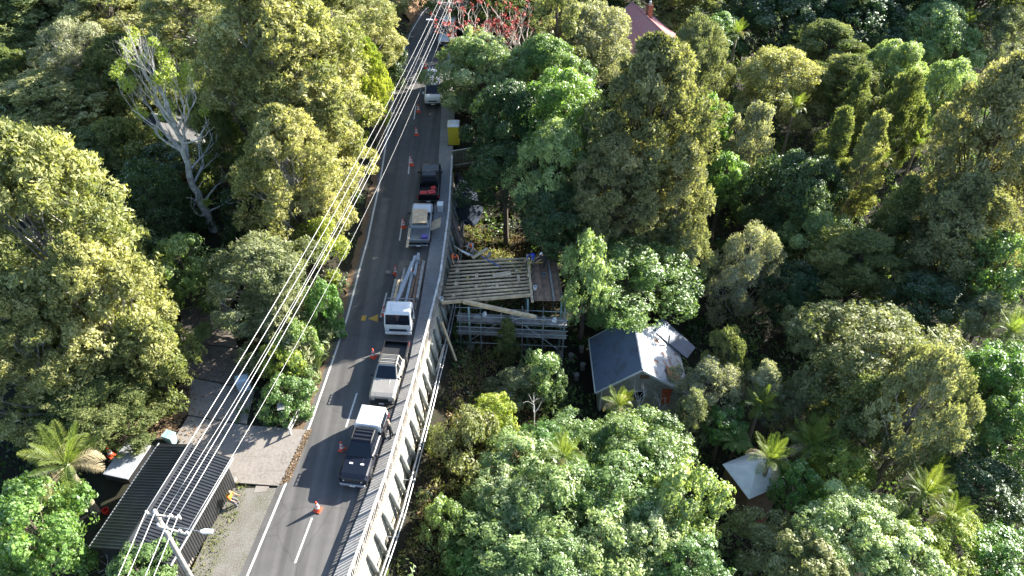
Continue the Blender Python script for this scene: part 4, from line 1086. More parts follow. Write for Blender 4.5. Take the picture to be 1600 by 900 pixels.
mb = MB(); mb.slab([(1.6, 2.75, 1.25), (4.6, 1.0, -0.6), (5.6, 2.4, -0.8), (2.8, 4.2, 1.0)], 0.06); mb.build('annex_roof', M_IRON, oh)
mb = MB(); mb.tube([(3.0, 1.7, 0.6), (3.0, 1.7, 1.5)], 0.09, 8); mb.build('flue', M_STEEL, oh)
mb = MB(); mb.box((2.3, -2.68, -1.0), (0.75, 0.08, 1.7)); mb.build('door', mat('orange_red_door', (0.5, 0.11, 0.04), 0.6), oh)

# small hut with pyramid roof
hb = at(1178, 740, -5.2); hg = ground(hb.x, hb.y)
hu = empty('garden_hut', (hb.x, hb.y, hg), math.radians(24), 'small brown hut with pale pointed metal roof, half covered by a palm', 'hut')
M_HW = mat('brown_hut_boards', (0.13, 0.085, 0.055), 0.85, var=0.35, scale=3)
M_HR = mat('pale_hut_roof', (0.7, 0.7, 0.69), 0.4, 0.1, var=0.12, scale=2)
zt = -5.2 - hg
R = 1.6
cs = [(-R, -R, zt), (R, -R, zt), (R, R, zt), (-R, R, zt)]
for i in range(4):
    a, b = cs[i], cs[(i + 1) % 4]
    ap = (0, 0, zt + 1.0)
    mb = MB(); mb.v = [a, b, ap, (a[0], a[1], a[2] - .05), (b[0], b[1], b[2] - .05), (0, 0, zt + 0.93)]; mb.f = [(0, 1, 2), (3, 5, 4), (0, 3, 4, 1), (1, 4, 5, 2), (2, 5, 3, 0)]; mb.build('roof_face', M_HR, hu)
    d = Vector(b) - Vector(a); c = (Vector(a) + Vector(b)) / 2 * 0.84
    mb = MB(); mb.beam(Vector(a) * 0.84 + Vector((0, 0, -zt * 0.84 + zt / 2)), Vector(b) * 0.84 + Vector((0, 0, -zt * 0.84 + zt / 2)), 0.1, zt); mb.build('wall', M_HW, hu)
    k = 9
    for j in range(k):
        p = (Vector(a).lerp(Vector(b), (j + 0.5) / k)) * 0.865
        mb = MB(); mb.box((p.x, p.y, zt / 2), (0.35 if abs(d.x) > 1 else 0.03, 0.03 if abs(d.x) > 1 else 0.35, zt - 0.05)); mb.build('board', M_HW, hu)
mb = MB(); mb.box((0.2, -1.86, 0.95), (0.9, 0.06, 1.8)); mb.build('door', mat('rust_red_door', (0.2, 0.06, 0.03), 0.7), hu)

# pink roofed house at the top, grey roofed house on the left
a, b = at(992, 8, 3.5), at(1032, 46, 3.5)
dv = (b - a); c = (a + b) / 2
ph = house('pink_roof_house', 'distant cream house with pink red iron roof and brick chimney', (c.x, c.y, 0.0), math.atan2(dv.y, dv.x) + math.pi / 2, dv.length * 1.15, 3.0, 3.4, 3.5, 1.3, 1.3, -7, roof_mat('pink_iron', (0.8, 0.36, 0.33), (0.75, 0.4, 0.37), 0.5), MATS['pink_iron'], mat('cream_wall', (0.6, 0.55, 0.44), 0.7))
mb = MB(); mb.box((0.5, 0.6, 3.9), (0.6, 0.6, 1.6)); ch = mb.build('chimney', mat('chimney_brick', (0.34, 0.13, 0.08), 0.85, var=0.3, scale=8), ph); mb = MB(); mb.tube([(0.5, 0.6, 4.7), (0.5, 0.6, 5.1)], 0.15, 8); mb.build('pot', M_WHITE_W, ch)
window(ph, (0.0, -dv.length * 0.575, -0.2), 1.2, 1.1, 'y', -1)
g0 = at(255, 212, 3.2)
gh = house('grey_roof_house', 'grey roofed house glimpsed behind the bare pale tree', (g0.x, g0.y, 0), math.radians(35), 5.0, 2.6, 2.6, 4.2, 3.0, 3.0, -1, roof_mat('charcoal_iron', (0.1, 0.105, 0.12), (0.08, 0.085, 0.1), 0.5), roof_mat('light_grey_iron', (0.2, 0.2, 0.2), (0.15, 0.15, 0.15), 0.5), mat('grey_board_wall', (0.35, 0.35, 0.33), 0.7))
window(gh, (0.0, -2.5, 1.6), 1.4, 1.0, 'y', -1)

# ------------------------------------------------------------------ yard things
tl = empty('covered_trailer', at(207, 733, 0), math.radians(-13), 'dark trailer with flat light grey cover behind the black shed', 'trailer')
mb = MB(); mb.box((0, 0, 0.72), (1.7, 2.6, 0.55)); mb.build('tray', M_TRIM, tl, bevel=0.03)
mb = MB(); mb.box((0, 0, 1.03), (1.78, 2.68, 0.07)); mb.build('cover', mat('grey_tonneau', (0.33, 0.34, 0.36), 0.55, var=0.08), tl, bevel=0.03)
for s in (-1, 1): wheel(tl, s * 0.85, -0.1, 0.32, 0.2)
mb = MB(); mb.beam((0, 1.3, 0.5), (0, 2.2, 0.45), 0.09, 0.09); mb.build('drawbar', M_STEEL, tl)
mb = MB(); mb.beam((0.3, 1.2, 0.95), (0.8, 1.2, 0.95), .1, .1); mb.build('latch', M_STEEL, tl)
hp = at(243, 700, 0.3); mb = MB()
for j in range(9):
    for i in range(9):
        u, v = i / 8 - .5, j / 8 - .5
        mb.v.append((u * 2.4, v * 1.8, max(0, 0.75 - 2.0 * (u * u + v * v)) + 0.09 * math.sin(i * 2.3) * math.cos(j * 1.9)))
mb.f = [(j * 9 + i, j * 9 + i + 1, j * 9 + i + 10, j * 9 + i + 9) for j in range(8) for i in range(8)]
tag(mb.build('covered_heap', mat('black_cover', (0.02, 0.022, 0.022), 0.6, var=0.3), loc=(hp.x, hp.y, 0), smooth=True), 'low heap under a black cover behind the shed gable', 'heap')
wb = empty('wheelie_bin', at(270, 694, 0), math.radians(70), 'pale teal wheelie bin beside the far end of the black shed', 'wheelie bin')
M_TEAL = mat('teal_plastic', (0.3, 0.44, 0.44), 0.5, var=0.1)
mb = MB(); mb.loft([[(-.22, -.25, .08), (.22, -.25, .08), (.22, .25, .08), (-.22, .25, .08)], [(-.3, -.36, 1.0), (.3, -.36, 1.0), (.3, .36, 1.0), (-.3, .36, 1.0)]]); mb.build('body', M_TEAL, wb, bevel=.03)
mb = MB(); mb.box((0, 0, 1.04), (.64, .78, .07)); mb.build('lid', M_TEAL, wb, bevel=.03)
for s in (-1, 1): mb = MB(); mb.tube([(s * .24, -.3, .1), (s * .32, -.3, .1)], .1, 10); mb.build('wheel', M_TYRE, wb)
o = lathe([(0.16, 0), (0.22, 0.3), (0.2, 0.3), (0.15, 0.04)], 14).build('bucket', M_RED, loc=at(167, 801, 0)); tag(o, 'red bucket on the ground left of the black shed', 'bucket')
mb = MB(); mb.loft([[(-.45, -.3, 0), (.45, -.3, 0), (.45, .3, 0), (-.45, .3, 0)], [(-.48, -.34, 1.1), (.48, -.34, 1.1), (.48, .34, 1.1), (-.48, .34, 1.1)], [(-.4, -.26, 1.2), (.4, -.26, 1.2), (.4, .26, 1.2), (-.4, .26, 1.2)]])
tag(mb.build('service_cabinet', mat('pale_blue_cabinet', (0.5, 0.6, 0.7), 0.45, var=0.05), loc=at(383, 607, 0), bevel=.03, rot=(0, 0, .3)), 'pale blue cabinet by the hedge on the far side of the driveway', 'cabinet')
lb = empty('letterbox', at(447, 662, 0), .2, 'black letterbox with pale top on a post in the hedge', 'letterbox')
mb = MB(); mb.tube([(0, 0, 0), (0, 0, 1.5)], .05, 6); mb.build('post', M_POST, lb)
mb = MB(); mb.box((0, 0, 1.65), (.4, .55, .34)); mb.build('box', M_TRIM, lb, bevel=.02)
mb = MB(); mb.box((0, 0, 1.845), (.46, .6, .04)); mb.build('lid', M_PATH, lb)
hr = empty('hand_rail', at(462, 664, 0), 0, 'pale timber rail beside the hedge at the driveway corner', 'rail')
q = at(470, 648, 0) - at(455, 678, 0)
for k_ in (-.5, .5): mb = MB(); mb.beam(q * k_, q * k_ + Vector((0, 0, .8)), .09, .09); mb.build('post', M_RAIL, hr)
for z in (.4, .78):
    mb = MB(); mb.beam(q * -.55 + Vector((0, 0, z)), q * .55 + Vector((0, 0, z)), .05, .12); mb.build('rail', M_RAIL, hr)
ute('dark red vehicle glimpsed under the bare pale tree', at(292, 300, 0) + Vector((0, 0, 0)), math.radians(60), paint('maroon_paint', (0.05, 0.006, 0.008)), canopy=MATS['maroon_paint'], group='vehicles in the yard')

# ------------------------------------------------------------------ people
M_SKIN = mat('skin', (0.5, 0.3, 0.22), 0.6, var=0.08)
M_BOOT = mat('boot_brown', (0.06, 0.04, 0.025), 0.7, var=0.2)
def person(label, loc, rz, shirt, trousers, hat=None, vest=None, hair=None, lean=0.0, thigh=(0, 0), knee=(0, 0), arm=((0.15, 0.2), (0.15, 0.2)), head_tilt=0.0, seat=False, scale=1.0):
    """one skinned body; angles in radians, forward is +y. thigh>0 swings forward, knee>0 bends back"""
    J, E, Rr, T_ = [], [], [], []
    def j(p, r, par, tg):
        J.append(Vector(p)); Rr.append(r); T_.append(tg)
        if par is not None: E.append((par, len(J) - 1))
        return len(J) - 1
    hipz = 0.9
    pel = j((0, 0, hipz), 0.13, None, 't')
    dirT = Vector((0, math.sin(lean), math.cos(lean)))
    sp = j(J[pel] + dirT * 0.2, 0.125, pel, 's')
    chp = j(J[pel] + dirT * 0.42, 0.15, sp, 's')
    nk = j(J[pel] + dirT * 0.56, 0.06, chp, 'k')
    dh = Vector((0, math.sin(lean + head_tilt), math.cos(lean + head_tilt)))
    fw = Vector((0, math.cos(lean + head_tilt), -math.sin(lean + head_tilt)))
    hd = j(J[nk] + dh * 0.13, 0.095, nk, 'k')
    j(J[hd] + dh * 0.085, 0.085, hd, 'k')
    j(J[hd] + fw * 0.1 - dh * 0.01, 0.02, hd, 'k')
    low = []
    for i, s in enumerate((-1, 1)):
        hp_ = j(J[pel] + Vector((s * 0.1, 0, -0.06)), 0.1, pel, 't')
        a = thigh[i]; kn = j(J[hp_] + Vector((s * 0.02, math.sin(a), -math.cos(a))) * 0.42, 0.07, hp_, 't')
        b = a - knee[i]; an = j(J[kn] + Vector((0, math.sin(b), -math.cos(b))) * 0.4, 0.048, kn, 't')
        ft = j(J[an] + Vector((0, 0.03, -0.05)), 0.05, an, 'b')
        j(J[ft] + Vector((s * 0.02, 0.15, -0.0)), 0.042, ft, 'b')
        low.append(J[ft].z)
        sh_ = j(J[chp] + dirT * 0.06 + Vector((s * 0.19, 0, 0)), 0.07, chp, 's')
        ua, fa = arm[i]
        el = j(J[sh_] + Vector((s * 0.12, math.sin(ua + lean * 0.3), -math.cos(ua + lean * 0.3))).normalized() * 0.29, 0.046, sh_, 's')
        wr = j(J[el] + Vector((s * 0.0, math.sin(ua + fa), -math.cos(ua + fa))) * 0.25, 0.034, el, 'k')
        da = Vector((0, math.sin(ua + fa), -math.cos(ua + fa)))
        pm = j(J[wr] + da * 0.08, 0.036, wr, 'k')
        sd_ = Vector((0, -da.z, da.y))
        for k_, (o_, L_) in enumerate(((-0.03, 0.065), (-0.01, 0.078), (0.01, 0.074), (0.03, 0.055))):
            f1 = j(J[pm] + da * 0.035 + sd_ * o_, 0.01, pm, 'k')
            j(J[f1] + (da * 0.8 + Vector((-s * 0.5, 0, 0))) * L_, 0.009, f1, 'k')
        th_ = j(J[wr] + da * 0.045 + sd_ * 0.045, 0.011, wr, 'k')
        j(J[th_] + (da + sd_ * 0.6).normalized() * 0.05, 0.01, th_, 'k')
    bm = bmesh.new(); lay = bm.verts.layers.skin.verify()
    vs = [bm.verts.new(p) for p in J]
    for a, b in E: bm.edges.new((vs[a], vs[b]))
    for v, r in zip(vs, Rr): v[lay].radius = (r, r)
    vs[0][lay].use_root = True
    me = bpy.data.meshes.new('person'); bm.to_mesh(me); bm.free()
    ob = bpy.data.objects.new('person', me); COL.objects.link(ob)
    ob.modifiers.new('skin', 'SKIN').use_smooth_shade = True
    ob.modifiers.new('sub', 'SUBSURF').levels = 1
    dg = bpy.context.evaluated_depsgraph_get()
    em = bpy.data.meshes.new_from_object(ob.evaluated_get(dg))
    bpy.data.objects.remove(ob)
    for m in (M_SKIN, shirt, trousers, M_BOOT): em.materials.append(m)
    idx = {'k': 0, 's': 1, 't': 2, 'b': 3}
    segs = [(J[a], J[b], idx[T_[b]] if T_[b] != 's' or T_[a] != 't' else 1) for a, b in E]
    for f in em.polygons:
        c = f.center; best = 9; bi = 0
        for a, b, k_ in segs:
            d = b - a; t = max(0, min(1, (c - a).dot(d) / max(d.length_squared, 1e-9)))
            q = (c - a - d * t).length
            if q < best: best = q; bi = k_
        f.material_index = bi; f.use_smooth = True
    root = empty('person', loc, rz, label, 'person', 'workers on the site')
    root.scale = (scale,) * 3
    dz = -(min(low) - 0.045) if not seat else 0.0
    if seat: dz = -hipz + 0.12 + 0.45
    off = Vector((0, 0, dz))
    link('body', em, None, root, loc=off)
    H_ = J[hd] + off
    for s in (-1, 1):
        mb = MB(); e = H_ + fw * 0.088 + dh * 0.02 + Vector((s * 0.032, 0, 0)); mb.box(e, (0.022, 0.012, 0.012)); mb.build('eye', M_TRIM, root)
        mb = MB(); e = H_ + Vector((s * 0.097, 0, 0)); mb.box(e, (0.02, 0.035, 0.06)); mb.build('ear', M_SKIN, root, bevel=0.008)
    mb = MB(); e = H_ + fw * 0.093 - dh * 0.05; mb.box(e, (0.05, 0.01, 0.012)); mb.build('mouth', mat('lip', (0.35, 0.12, 0.1), 0.6), root)
    if hat or hair:
        bm = bmesh.new(); bmesh.ops.create_icosphere(bm, subdivisions=3, radius=0.125 if hat else 0.112)
        bmesh.ops.delete(bm, geom=[v for v in bm.verts if v.co.z < (0.02 if hat else -0.02) and not (not hat and v.co.y < -0.03 and v.co.z > -0.07)], context='VERTS')
        me = bpy.data.meshes.new('hat'); bm.to_mesh(me); bm.free()
        o = link('hard_hat' if hat else 'hair', me, hat or hair, root, smooth=True, loc=H_ + dh * 0.035 - fw * 0.01, rot=(-(lean + head_tilt), 0, 0))
        sd2 = o.modifiers.new('t', 'SOLIDIFY'); sd2.thickness = 0.015
        if hat:
            mb = MB(); mb.loft([[(-.09, .08, .02), (.09, .08, .02), (.05, .19, .01), (-.05, .19, .01)], [(-.09, .08, .035), (.09, .08, .035), (.05, .19, .022), (-.05, .19, .022)]]); mb.build('peak', hat, o)
    if vest:
        rings = []
        for (h_, rx, ry) in ((0.08, 0.175, 0.15), (0.2, 0.175, 0.155), (0.34, 0.19, 0.175), (0.46, 0.17, 0.15), (0.52, 0.11, 0.1)):
            c = J[pel] + dirT * h_ + off; fy = Vector((0, math.cos(lean), -math.sin(lean)))
            rings.append([c + Vector((rx * math.cos(a), 0, 0)) + fy * ry * math.sin(a) for a in [2 * math.pi * k_ / 14 for k_ in range(14)]])
        mb = MB(); mb.loft(rings, cap=False); v_ = mb.build('hi_vis_vest', vest, root, smooth=True)
        sd3 = v_.modifiers.new('t', 'SOLIDIFY'); sd3.thickness = 0.012
    return root
M_HV = mat('hi_vis_orange', (0.9, 0.16, 0.03), 0.7, var=0.08)
M_BLUE = mat('royal_blue_cloth', (0.02, 0.07, 0.5), 0.85, var=0.15)
M_GREY_C = mat('grey_cloth', (0.15, 0.15, 0.16), 0.9, var=0.2)
M_PALE_C = mat('pale_blue_cloth', (0.3, 0.36, 0.45), 0.9, var=0.15)
M_HAIR = mat('fair_hair', (0.3, 0.2, 0.14), 0.8)
M_YHV = mat('hi_vis_yellow', (0.85, 0.55, 0.02), 0.7, var=0.08)
q = at(357, 783, 0.28)
person('seated person in orange and yellow hi-vis leaning on the black shed', (q.x + 0.1, q.y, 0.28 - 0.3), math.radians(-100), M_HV, M_GREY_C, hat=None, vest=M_YHV, hair=M_HAIR, lean=0.25, thigh=(1.35, 1.2), knee=(1.3, 1.1), arm=((0.6, 0.6), (0.5, 0.7)), seat=True, head_tilt=0.2, scale=1.05)
q = at(612, 684, 0.11)
person('fair haired person in black standing on the footpath by the navy ute', (q.x, q.y, 0.107), math.radians(100), M_CLOTH_DK, M_CLOTH_DK, hair=M_HAIR, lean=0.08, arm=((0.5, 0.6), (0.2, 0.3)), thigh=(0.1, -0.1), knee=(0.1, 0.05), head_tilt=0.2, scale=1.08)
q = at(709, 411, 0.12)
person('crouching worker in orange hi-vis at the top left of the deck', (q.x, q.y, 0.12), math.radians(200), M_HV, M_CLOTH_DK, vest=M_HV, hair=M_TRIM, lean=0.8, thigh=(1.2, 1.0), knee=(1.7, 1.6), arm=((0.6, 0.4), (0.7, 0.3)), scale=1.08)
q = at(738, 399, 0.15)
person('worker in pale blue shirt and orange vest behind the deck', (q.x, q.y, 0.12), math.radians(160), M_PALE_C, M_GREY_C, vest=M_HV, hair=M_TRIM, lean=0.35, thigh=(0.3, 0.1), knee=(0.3, 0.2), arm=((0.6, 0.5), (0.4, 0.5)), scale=1.02)
q = at(834, 412, 0.1)
person('worker in royal blue shirt bending over the deck planks', (q.x, q.y, 0.06), math.radians(150), M_BLUE, M_GREY_C, vest=M_BLUE, hair=M_TRIM, lean=1.15, thigh=(0.55, 0.4), knee=(0.6, 0.5), arm=((0.9, 0.2), (0.8, 0.2)), scale=1.1)
q = at(853, 418, 0.1)
person('worker in dark shirt and white cap on the deck planks', (q.x, q.y, 0.06), math.radians(100), M_CLOTH_DK, M_CLOTH_DK, hat=WHITE, lean=0.6, thigh=(0.7, 0.4), knee=(0.9, 0.7), arm=((0.7, 0.3), (0.6, 0.4)), scale=1.05)
# ------------------------------------------------------------------ vegetation
def unit(a):
    return a / np.maximum(np.linalg.norm(a, axis=-1, keepdims=True), 1e-9)

def leaf_quads(c, nrm, L, W, rng, mode='flat', jit=0.6):
    """one bent diamond for each leaf or spray; returns verts (n*4,3), faces"""
    n = len(c)
    k_ = np.clip(rng.lognormal(-0.05, 0.38, (n, 1)), 0.4, 2.1); L = L * k_; W = W * k_ * rng.uniform(0.7, 1.25, (n, 1))
    if mode == 'flat':
        nn = unit(nrm + rng.normal(0, jit, (n, 3)))
        a = unit(np.cross(nn, rng.normal(0, 1, (n, 3))))
        b = np.cross(nn, a)
    else:
        a = unit(nrm * 0.45 + np.array([0, 0, 0.3]) + rng.normal(0, jit * 1.2, (n, 3)))
        b = unit(np.cross(nrm + rng.normal(0, 0.32, (n, 3)), a))
        nn = np.cross(a, b)
    v = np.empty((n, 4, 3))
    v[:, 0] = c - a * L / 2
    v[:, 1] = c + b * W / 2 + nn * W * 0.18
    v[:, 2] = c + a * L / 2
    v[:, 3] = c - b * W / 2 + nn * W * 0.18
    return v.reshape(-1, 3), np.arange(n * 4).reshape(-1, 4)

def make_crown(name, seed, R, Rz, prof, nl, lobe, nc, clump, nleaf, L, W, mode, jit=0.6, fill=0.12):
    rng = np.random.default_rng(seed)
    # lobes over the crown's outline
    lc, lr = [], []
    for i in range(nl):
        t = (i + rng.uniform(0.1, 0.9)) / nl
        t = t ** 0.85
        a = i * 2.39996 + rng.uniform(-0.5, 0.5)
        rr = prof(t) * R * rng.uniform(0.58, 1.08)
        if rng.random() < 0.22: rr *= 0.45
        k = lobe * rng.uniform(0.5, 1.4) * (0.55 + 0.45 * prof(t))
        lc.append((rr * math.cos(a) * (1 - k / R * 0.5), rr * math.sin(a) * (1 - k / R * 0.5), (t * 2 - 1) * (Rz - k * 0.7))); lr.append(k)
    lc, lr = np.array(lc), np.array(lr)
    out = unit(lc * np.array([1, 1, 0.35]) + np.array([0, 0, 0.25 * R]))
    # clumps over each lobe
    d = unit(rng.normal(0, 1, (nl, nc, 3)) + out[:, None] * 0.75 + np.array([0, 0, 0.25]))
    cc = lc[:, None] + d * lr[:, None, None] * rng.uniform(0.72, 1.12, (nl, nc, 1)) * np.array([1, 1, 0.8])
    ctint = np.clip(rng.normal(0.45, 0.2, (nl, nc)) + rng.normal(0, 0.17, (nl, 1)), 0, 1)
    # leaves over each clump
    e = unit(rng.normal(0, 1, (nl, nc, nleaf, 3)) + d[:, :, None] * 0.5)
    rad = clump * rng.uniform(0.7, 1.3, (nl, nc, 1, 1)) * rng.uniform(0.25, 1, (nl, nc, nleaf, 1)) ** 0.6
    p = cc[:, :, None] + e * rad
    nr = unit(e * 0.6 + d[:, :, None] * 0.7)
    ti = np.clip(ctint[:, :, None] + rng.normal(0, 0.16, (nl, nc, nleaf)), 0, 1)
    v, f = leaf_quads(p.reshape(-1, 3), nr.reshape(-1, 3), L, W, rng, mode, jit)
    me = np_mesh(name, v, f, np.repeat(ti.ravel(), 4))
    # limbs that carry the lobes
    mb = MB()
    for q, r in zip(lc, lr):
        q = Vector(q); s = Vector((0, 0, max(-Rz, q.z - Rz * 0.75 - 0.1 * R)))
        m1 = s.lerp(q, 0.5) + Vector((0, 0, -0.08 * R))
        mb.tube([s, m1, q], [0.02 * R, 0.013 * R, 0.005 * R], 5, False)
        for k in range(4):
            g = Vector(rng.normal(0, 1, 3)).normalized() * r * (0.95 if k else 1.3)
            mb.tube([m1.lerp(q, 0.5), q + g], [0.006 * R, 0.003 * R], 4, False)
    mb.tube([(0, 0, -Rz), (0, 0, 0), (0, 0, Rz * 0.6)], [0.06 * R, 0.045 * R, 0.015 * R], 7, False)
    lm = bpy.data.meshes.new(name + '_limbs'); lm.from_pydata(mb.v, [], mb.f)
    return dict(crown=me, limbs=lm, R=R, Rz=Rz)

dome = lambda t: math.sqrt(max(0.05, 1 - (2 * t - 0.85) ** 2 * 0.8)) if t > 0.2 else 0.75 + t
egg = lambda t: math.sin(math.pi * min(1, 0.22 + t * 0.78)) ** 0.6 if t > 0 else 0.6
coneP = lambda t: max(0.12, (1 - t) ** 0.75)
PROTO = {}
def P_(key, *a, **k):
    PROTO.setdefault(key, []).append(make_crown(key + str(len(PROTO.get(key, []))), *a, **k))
for s in (1, 2):
    P_('totara', s, 5.5, 8.0, egg, 64, 1.6, 44, 0.4, 26, 0.27, 0.11, 'spray', jit=0.5)
    P_('kanuka', 10 + s, 4.0, 3.6, dome, 36, 1.15, 36, 0.33, 32, 0.2, 0.07, 'spray', jit=0.7)
    P_('broad', 20 + s, 5.0, 4.2, dome, 42, 1.4, 52, 0.34, 28, 0.145, 0.1, 'flat', jit=0.45)
    P_('broad_small', 30 + s, 2.6, 2.4, dome, 20, 0.85, 28, 0.27, 28, 0.135, 0.09, 'flat', jit=0.45)
    P_('fine_small', 40 + s, 2.4, 2.6, egg, 20, 0.8, 28, 0.28, 30, 0.18, 0.07, 'spray', jit=0.55)
P_('broad', 25, 5.0, 4.4, egg, 26, 1.7, 56, 0.42, 26, 0.2, 0.1, 'flat', jit=0.6)
P_('broad_small', 36, 2.6, 2.7, egg, 13, 0.95, 30, 0.3, 28, 0.17, 0.07, 'flat', jit=0.6)
P_('fine_small', 47, 2.4, 2.9, coneP, 16, 0.85, 30, 0.26, 30, 0.16, 0.06, 'spray', jit=0.6)
P_('kanuka', 17, 4.0, 4.0, egg, 22, 1.3, 40, 0.38, 30, 0.22, 0.065, 'spray', jit=0.8)
P_('spire', 51, 2.4, 4.6, coneP, 40, 0.75, 26, 0.27, 28, 0.17, 0.065, 'spray', jit=0.4)
P_('cypress', 61, 1.9, 2.6, egg, 26, 0.75, 36, 0.17, 34, 0.11, 0.055, 'spray', jit=0.3)

LM = {
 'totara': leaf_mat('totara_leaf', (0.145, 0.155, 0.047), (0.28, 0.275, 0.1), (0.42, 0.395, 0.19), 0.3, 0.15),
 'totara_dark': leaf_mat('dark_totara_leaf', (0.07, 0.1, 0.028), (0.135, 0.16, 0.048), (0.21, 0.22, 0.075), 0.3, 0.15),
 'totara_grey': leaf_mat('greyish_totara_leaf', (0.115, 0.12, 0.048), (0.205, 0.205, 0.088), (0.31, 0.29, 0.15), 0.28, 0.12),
 'kanuka': leaf_mat('kanuka_leaf', (0.11, 0.13, 0.055), (0.19, 0.205, 0.095), (0.27, 0.275, 0.15), 0.25, 0.15),
 'kanuka_grey': leaf_mat('pale_kanuka_leaf', (0.15, 0.16, 0.09), (0.25, 0.255, 0.15), (0.37, 0.36, 0.24), 0.25, 0.15),
 'olive': leaf_mat('olive_leaf', (0.1, 0.12, 0.035), (0.175, 0.19, 0.065), (0.28, 0.265, 0.13), 0.28, 0.25),
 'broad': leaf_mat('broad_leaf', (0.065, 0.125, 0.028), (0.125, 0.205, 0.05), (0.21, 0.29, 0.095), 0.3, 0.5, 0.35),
 'broad_dark': leaf_mat('dark_broad_leaf', (0.025, 0.055, 0.018), (0.05, 0.09, 0.028), (0.085, 0.135, 0.045), 0.25, 0.5, 0.35),  # darker copy of the broad leaf; shade of the shaded bush put into it
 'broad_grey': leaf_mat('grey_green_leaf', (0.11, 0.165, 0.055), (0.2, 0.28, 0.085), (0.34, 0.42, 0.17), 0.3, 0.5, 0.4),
 'bright': leaf_mat('bright_leaf', (0.06, 0.13, 0.018), (0.105, 0.205, 0.03), (0.19, 0.3, 0.07), 0.35, 0.6, 0.3),
 'lime': leaf_mat('lime_leaf', (0.14, 0.19, 0.022), (0.24, 0.29, 0.032), (0.36, 0.38, 0.06), 0.35, 0.3),
 'cypress': leaf_mat('golden_cypress_leaf', (0.13, 0.18, 0.015), (0.21, 0.26, 0.02), (0.32, 0.34, 0.04), 0.3, 0.1),
 'pale_dome': leaf_mat('pale_yellow_leaf', (0.17, 0.185, 0.06), (0.28, 0.275, 0.1), (0.38, 0.36, 0.15), 0.3, 0.2),
 'coral': leaf_mat('pale_coral_leaf', (0.1, 0.17, 0.05), (0.22, 0.28, 0.11), (0.4, 0.44, 0.24), 0.3, 0.4, 0.4),
}
M_BARK = mat('grey_brown_bark', (0.13, 0.1, 0.075), 0.9, var=0.35, scale=3, bump=0.3)
M_BARKP = mat('pale_bark', (0.42, 0.39, 0.35), 0.85, var=0.35, scale=3, bump=0.3)
mb = MB(); mb.tube([(0, 0, -0.02), (0.03, 0, 0.15), (0.0, 0.04, 0.55), (0, 0, 1.0)], [1.35, 1.0, 0.8, 0.6], 9)
TRUNK = mb.mesh('trunk')
SPEC = {  # key: (crown, leaf material, object name, pale bark)
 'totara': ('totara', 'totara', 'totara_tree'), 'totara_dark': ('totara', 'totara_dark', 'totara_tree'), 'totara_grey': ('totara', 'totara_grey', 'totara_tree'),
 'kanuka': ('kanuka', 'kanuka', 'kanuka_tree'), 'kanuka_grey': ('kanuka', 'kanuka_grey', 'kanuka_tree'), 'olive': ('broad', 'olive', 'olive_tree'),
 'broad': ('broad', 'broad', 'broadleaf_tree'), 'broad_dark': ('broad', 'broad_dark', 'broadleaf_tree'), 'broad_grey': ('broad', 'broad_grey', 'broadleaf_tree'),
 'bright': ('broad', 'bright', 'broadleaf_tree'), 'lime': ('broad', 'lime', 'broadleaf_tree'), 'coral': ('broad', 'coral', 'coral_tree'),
 'cypress': ('cypress', 'cypress', 'golden_cypress'), 'pale_dome': ('kanuka', 'pale_dome', 'dome_tree'), 'spire': ('spire', 'totara_dark', 'rimu_tree'), 'spire_sun_tint': ('spire', 'totara', 'rimu_tree'),  # second spire entry has sunlight put into its paler leaf colour
}
NTREE = [0]
def tree(sp, px, py, w, h, zc, label, group=None):
    ck, lm, nm = SPEC[sp]
    c = at(px, py, zc)
    s = depth_scale(px, py, zc)
    rx = w / 2 / s
    phi = TILT + math.atan((py - 450) / FPX)
    rz = math.sqrt(max((h / 2 / s) ** 2 - (rx * math.sin(phi)) ** 2, (0.55 * rx * math.cos(phi)) ** 2)) / math.cos(phi)
    if rx < 3.3 and ck == 'broad': ck = 'broad_small'
    if rx < 3.2 and ck in ('totara', 'kanuka'): ck = 'fine_small'
    pr = PROTO[ck][0 if 'glossy' in label else NTREE[0] % len(PROTO[ck])]
    NTREE[0] += 1
    g = ground(c.x, c.y)
    rzr = min(rz, max(0.8, c.z - g + rx * 0.5))
    t = empty(nm, (c.x, c.y, g), RND.uniform(0, 6.28), label, 'tree', group or 'trees of the bush')
    hh = max(0.4, c.z - g)
    o = link('trunk', TRUNK, M_BARK, t); rt = 0.05 * rx + 0.08
    o.scale = (rt, rt, max(0.3, hh))
    ax = RND.uniform(0.9, 1.12); sx = rx / pr['R'] * 1.08; sz = rz / pr['Rz'] * 1.04
    o = link('crown', pr['crown'], LM[lm], t, loc=(0, 0, hh)); o.scale = (sx * ax, sx / ax, sz)
    o.material_slots[0].link = 'OBJECT'; o.material_slots[0].material = LM[lm]
    o['kind'] = 'stuff'
    b = link('branches', pr['limbs'], M_BARKP if 'kanuka' in lm or 'totara' == lm else M_BARK, t, loc=(0, 0, hh)); b.scale = (sx * ax, sx / ax, sz)
    b.material_slots[0].link = 'OBJECT'; b.material_slots[0].material = M_BARKP if 'kanuka' in lm or 'totara' == lm else M_BARK
    return t

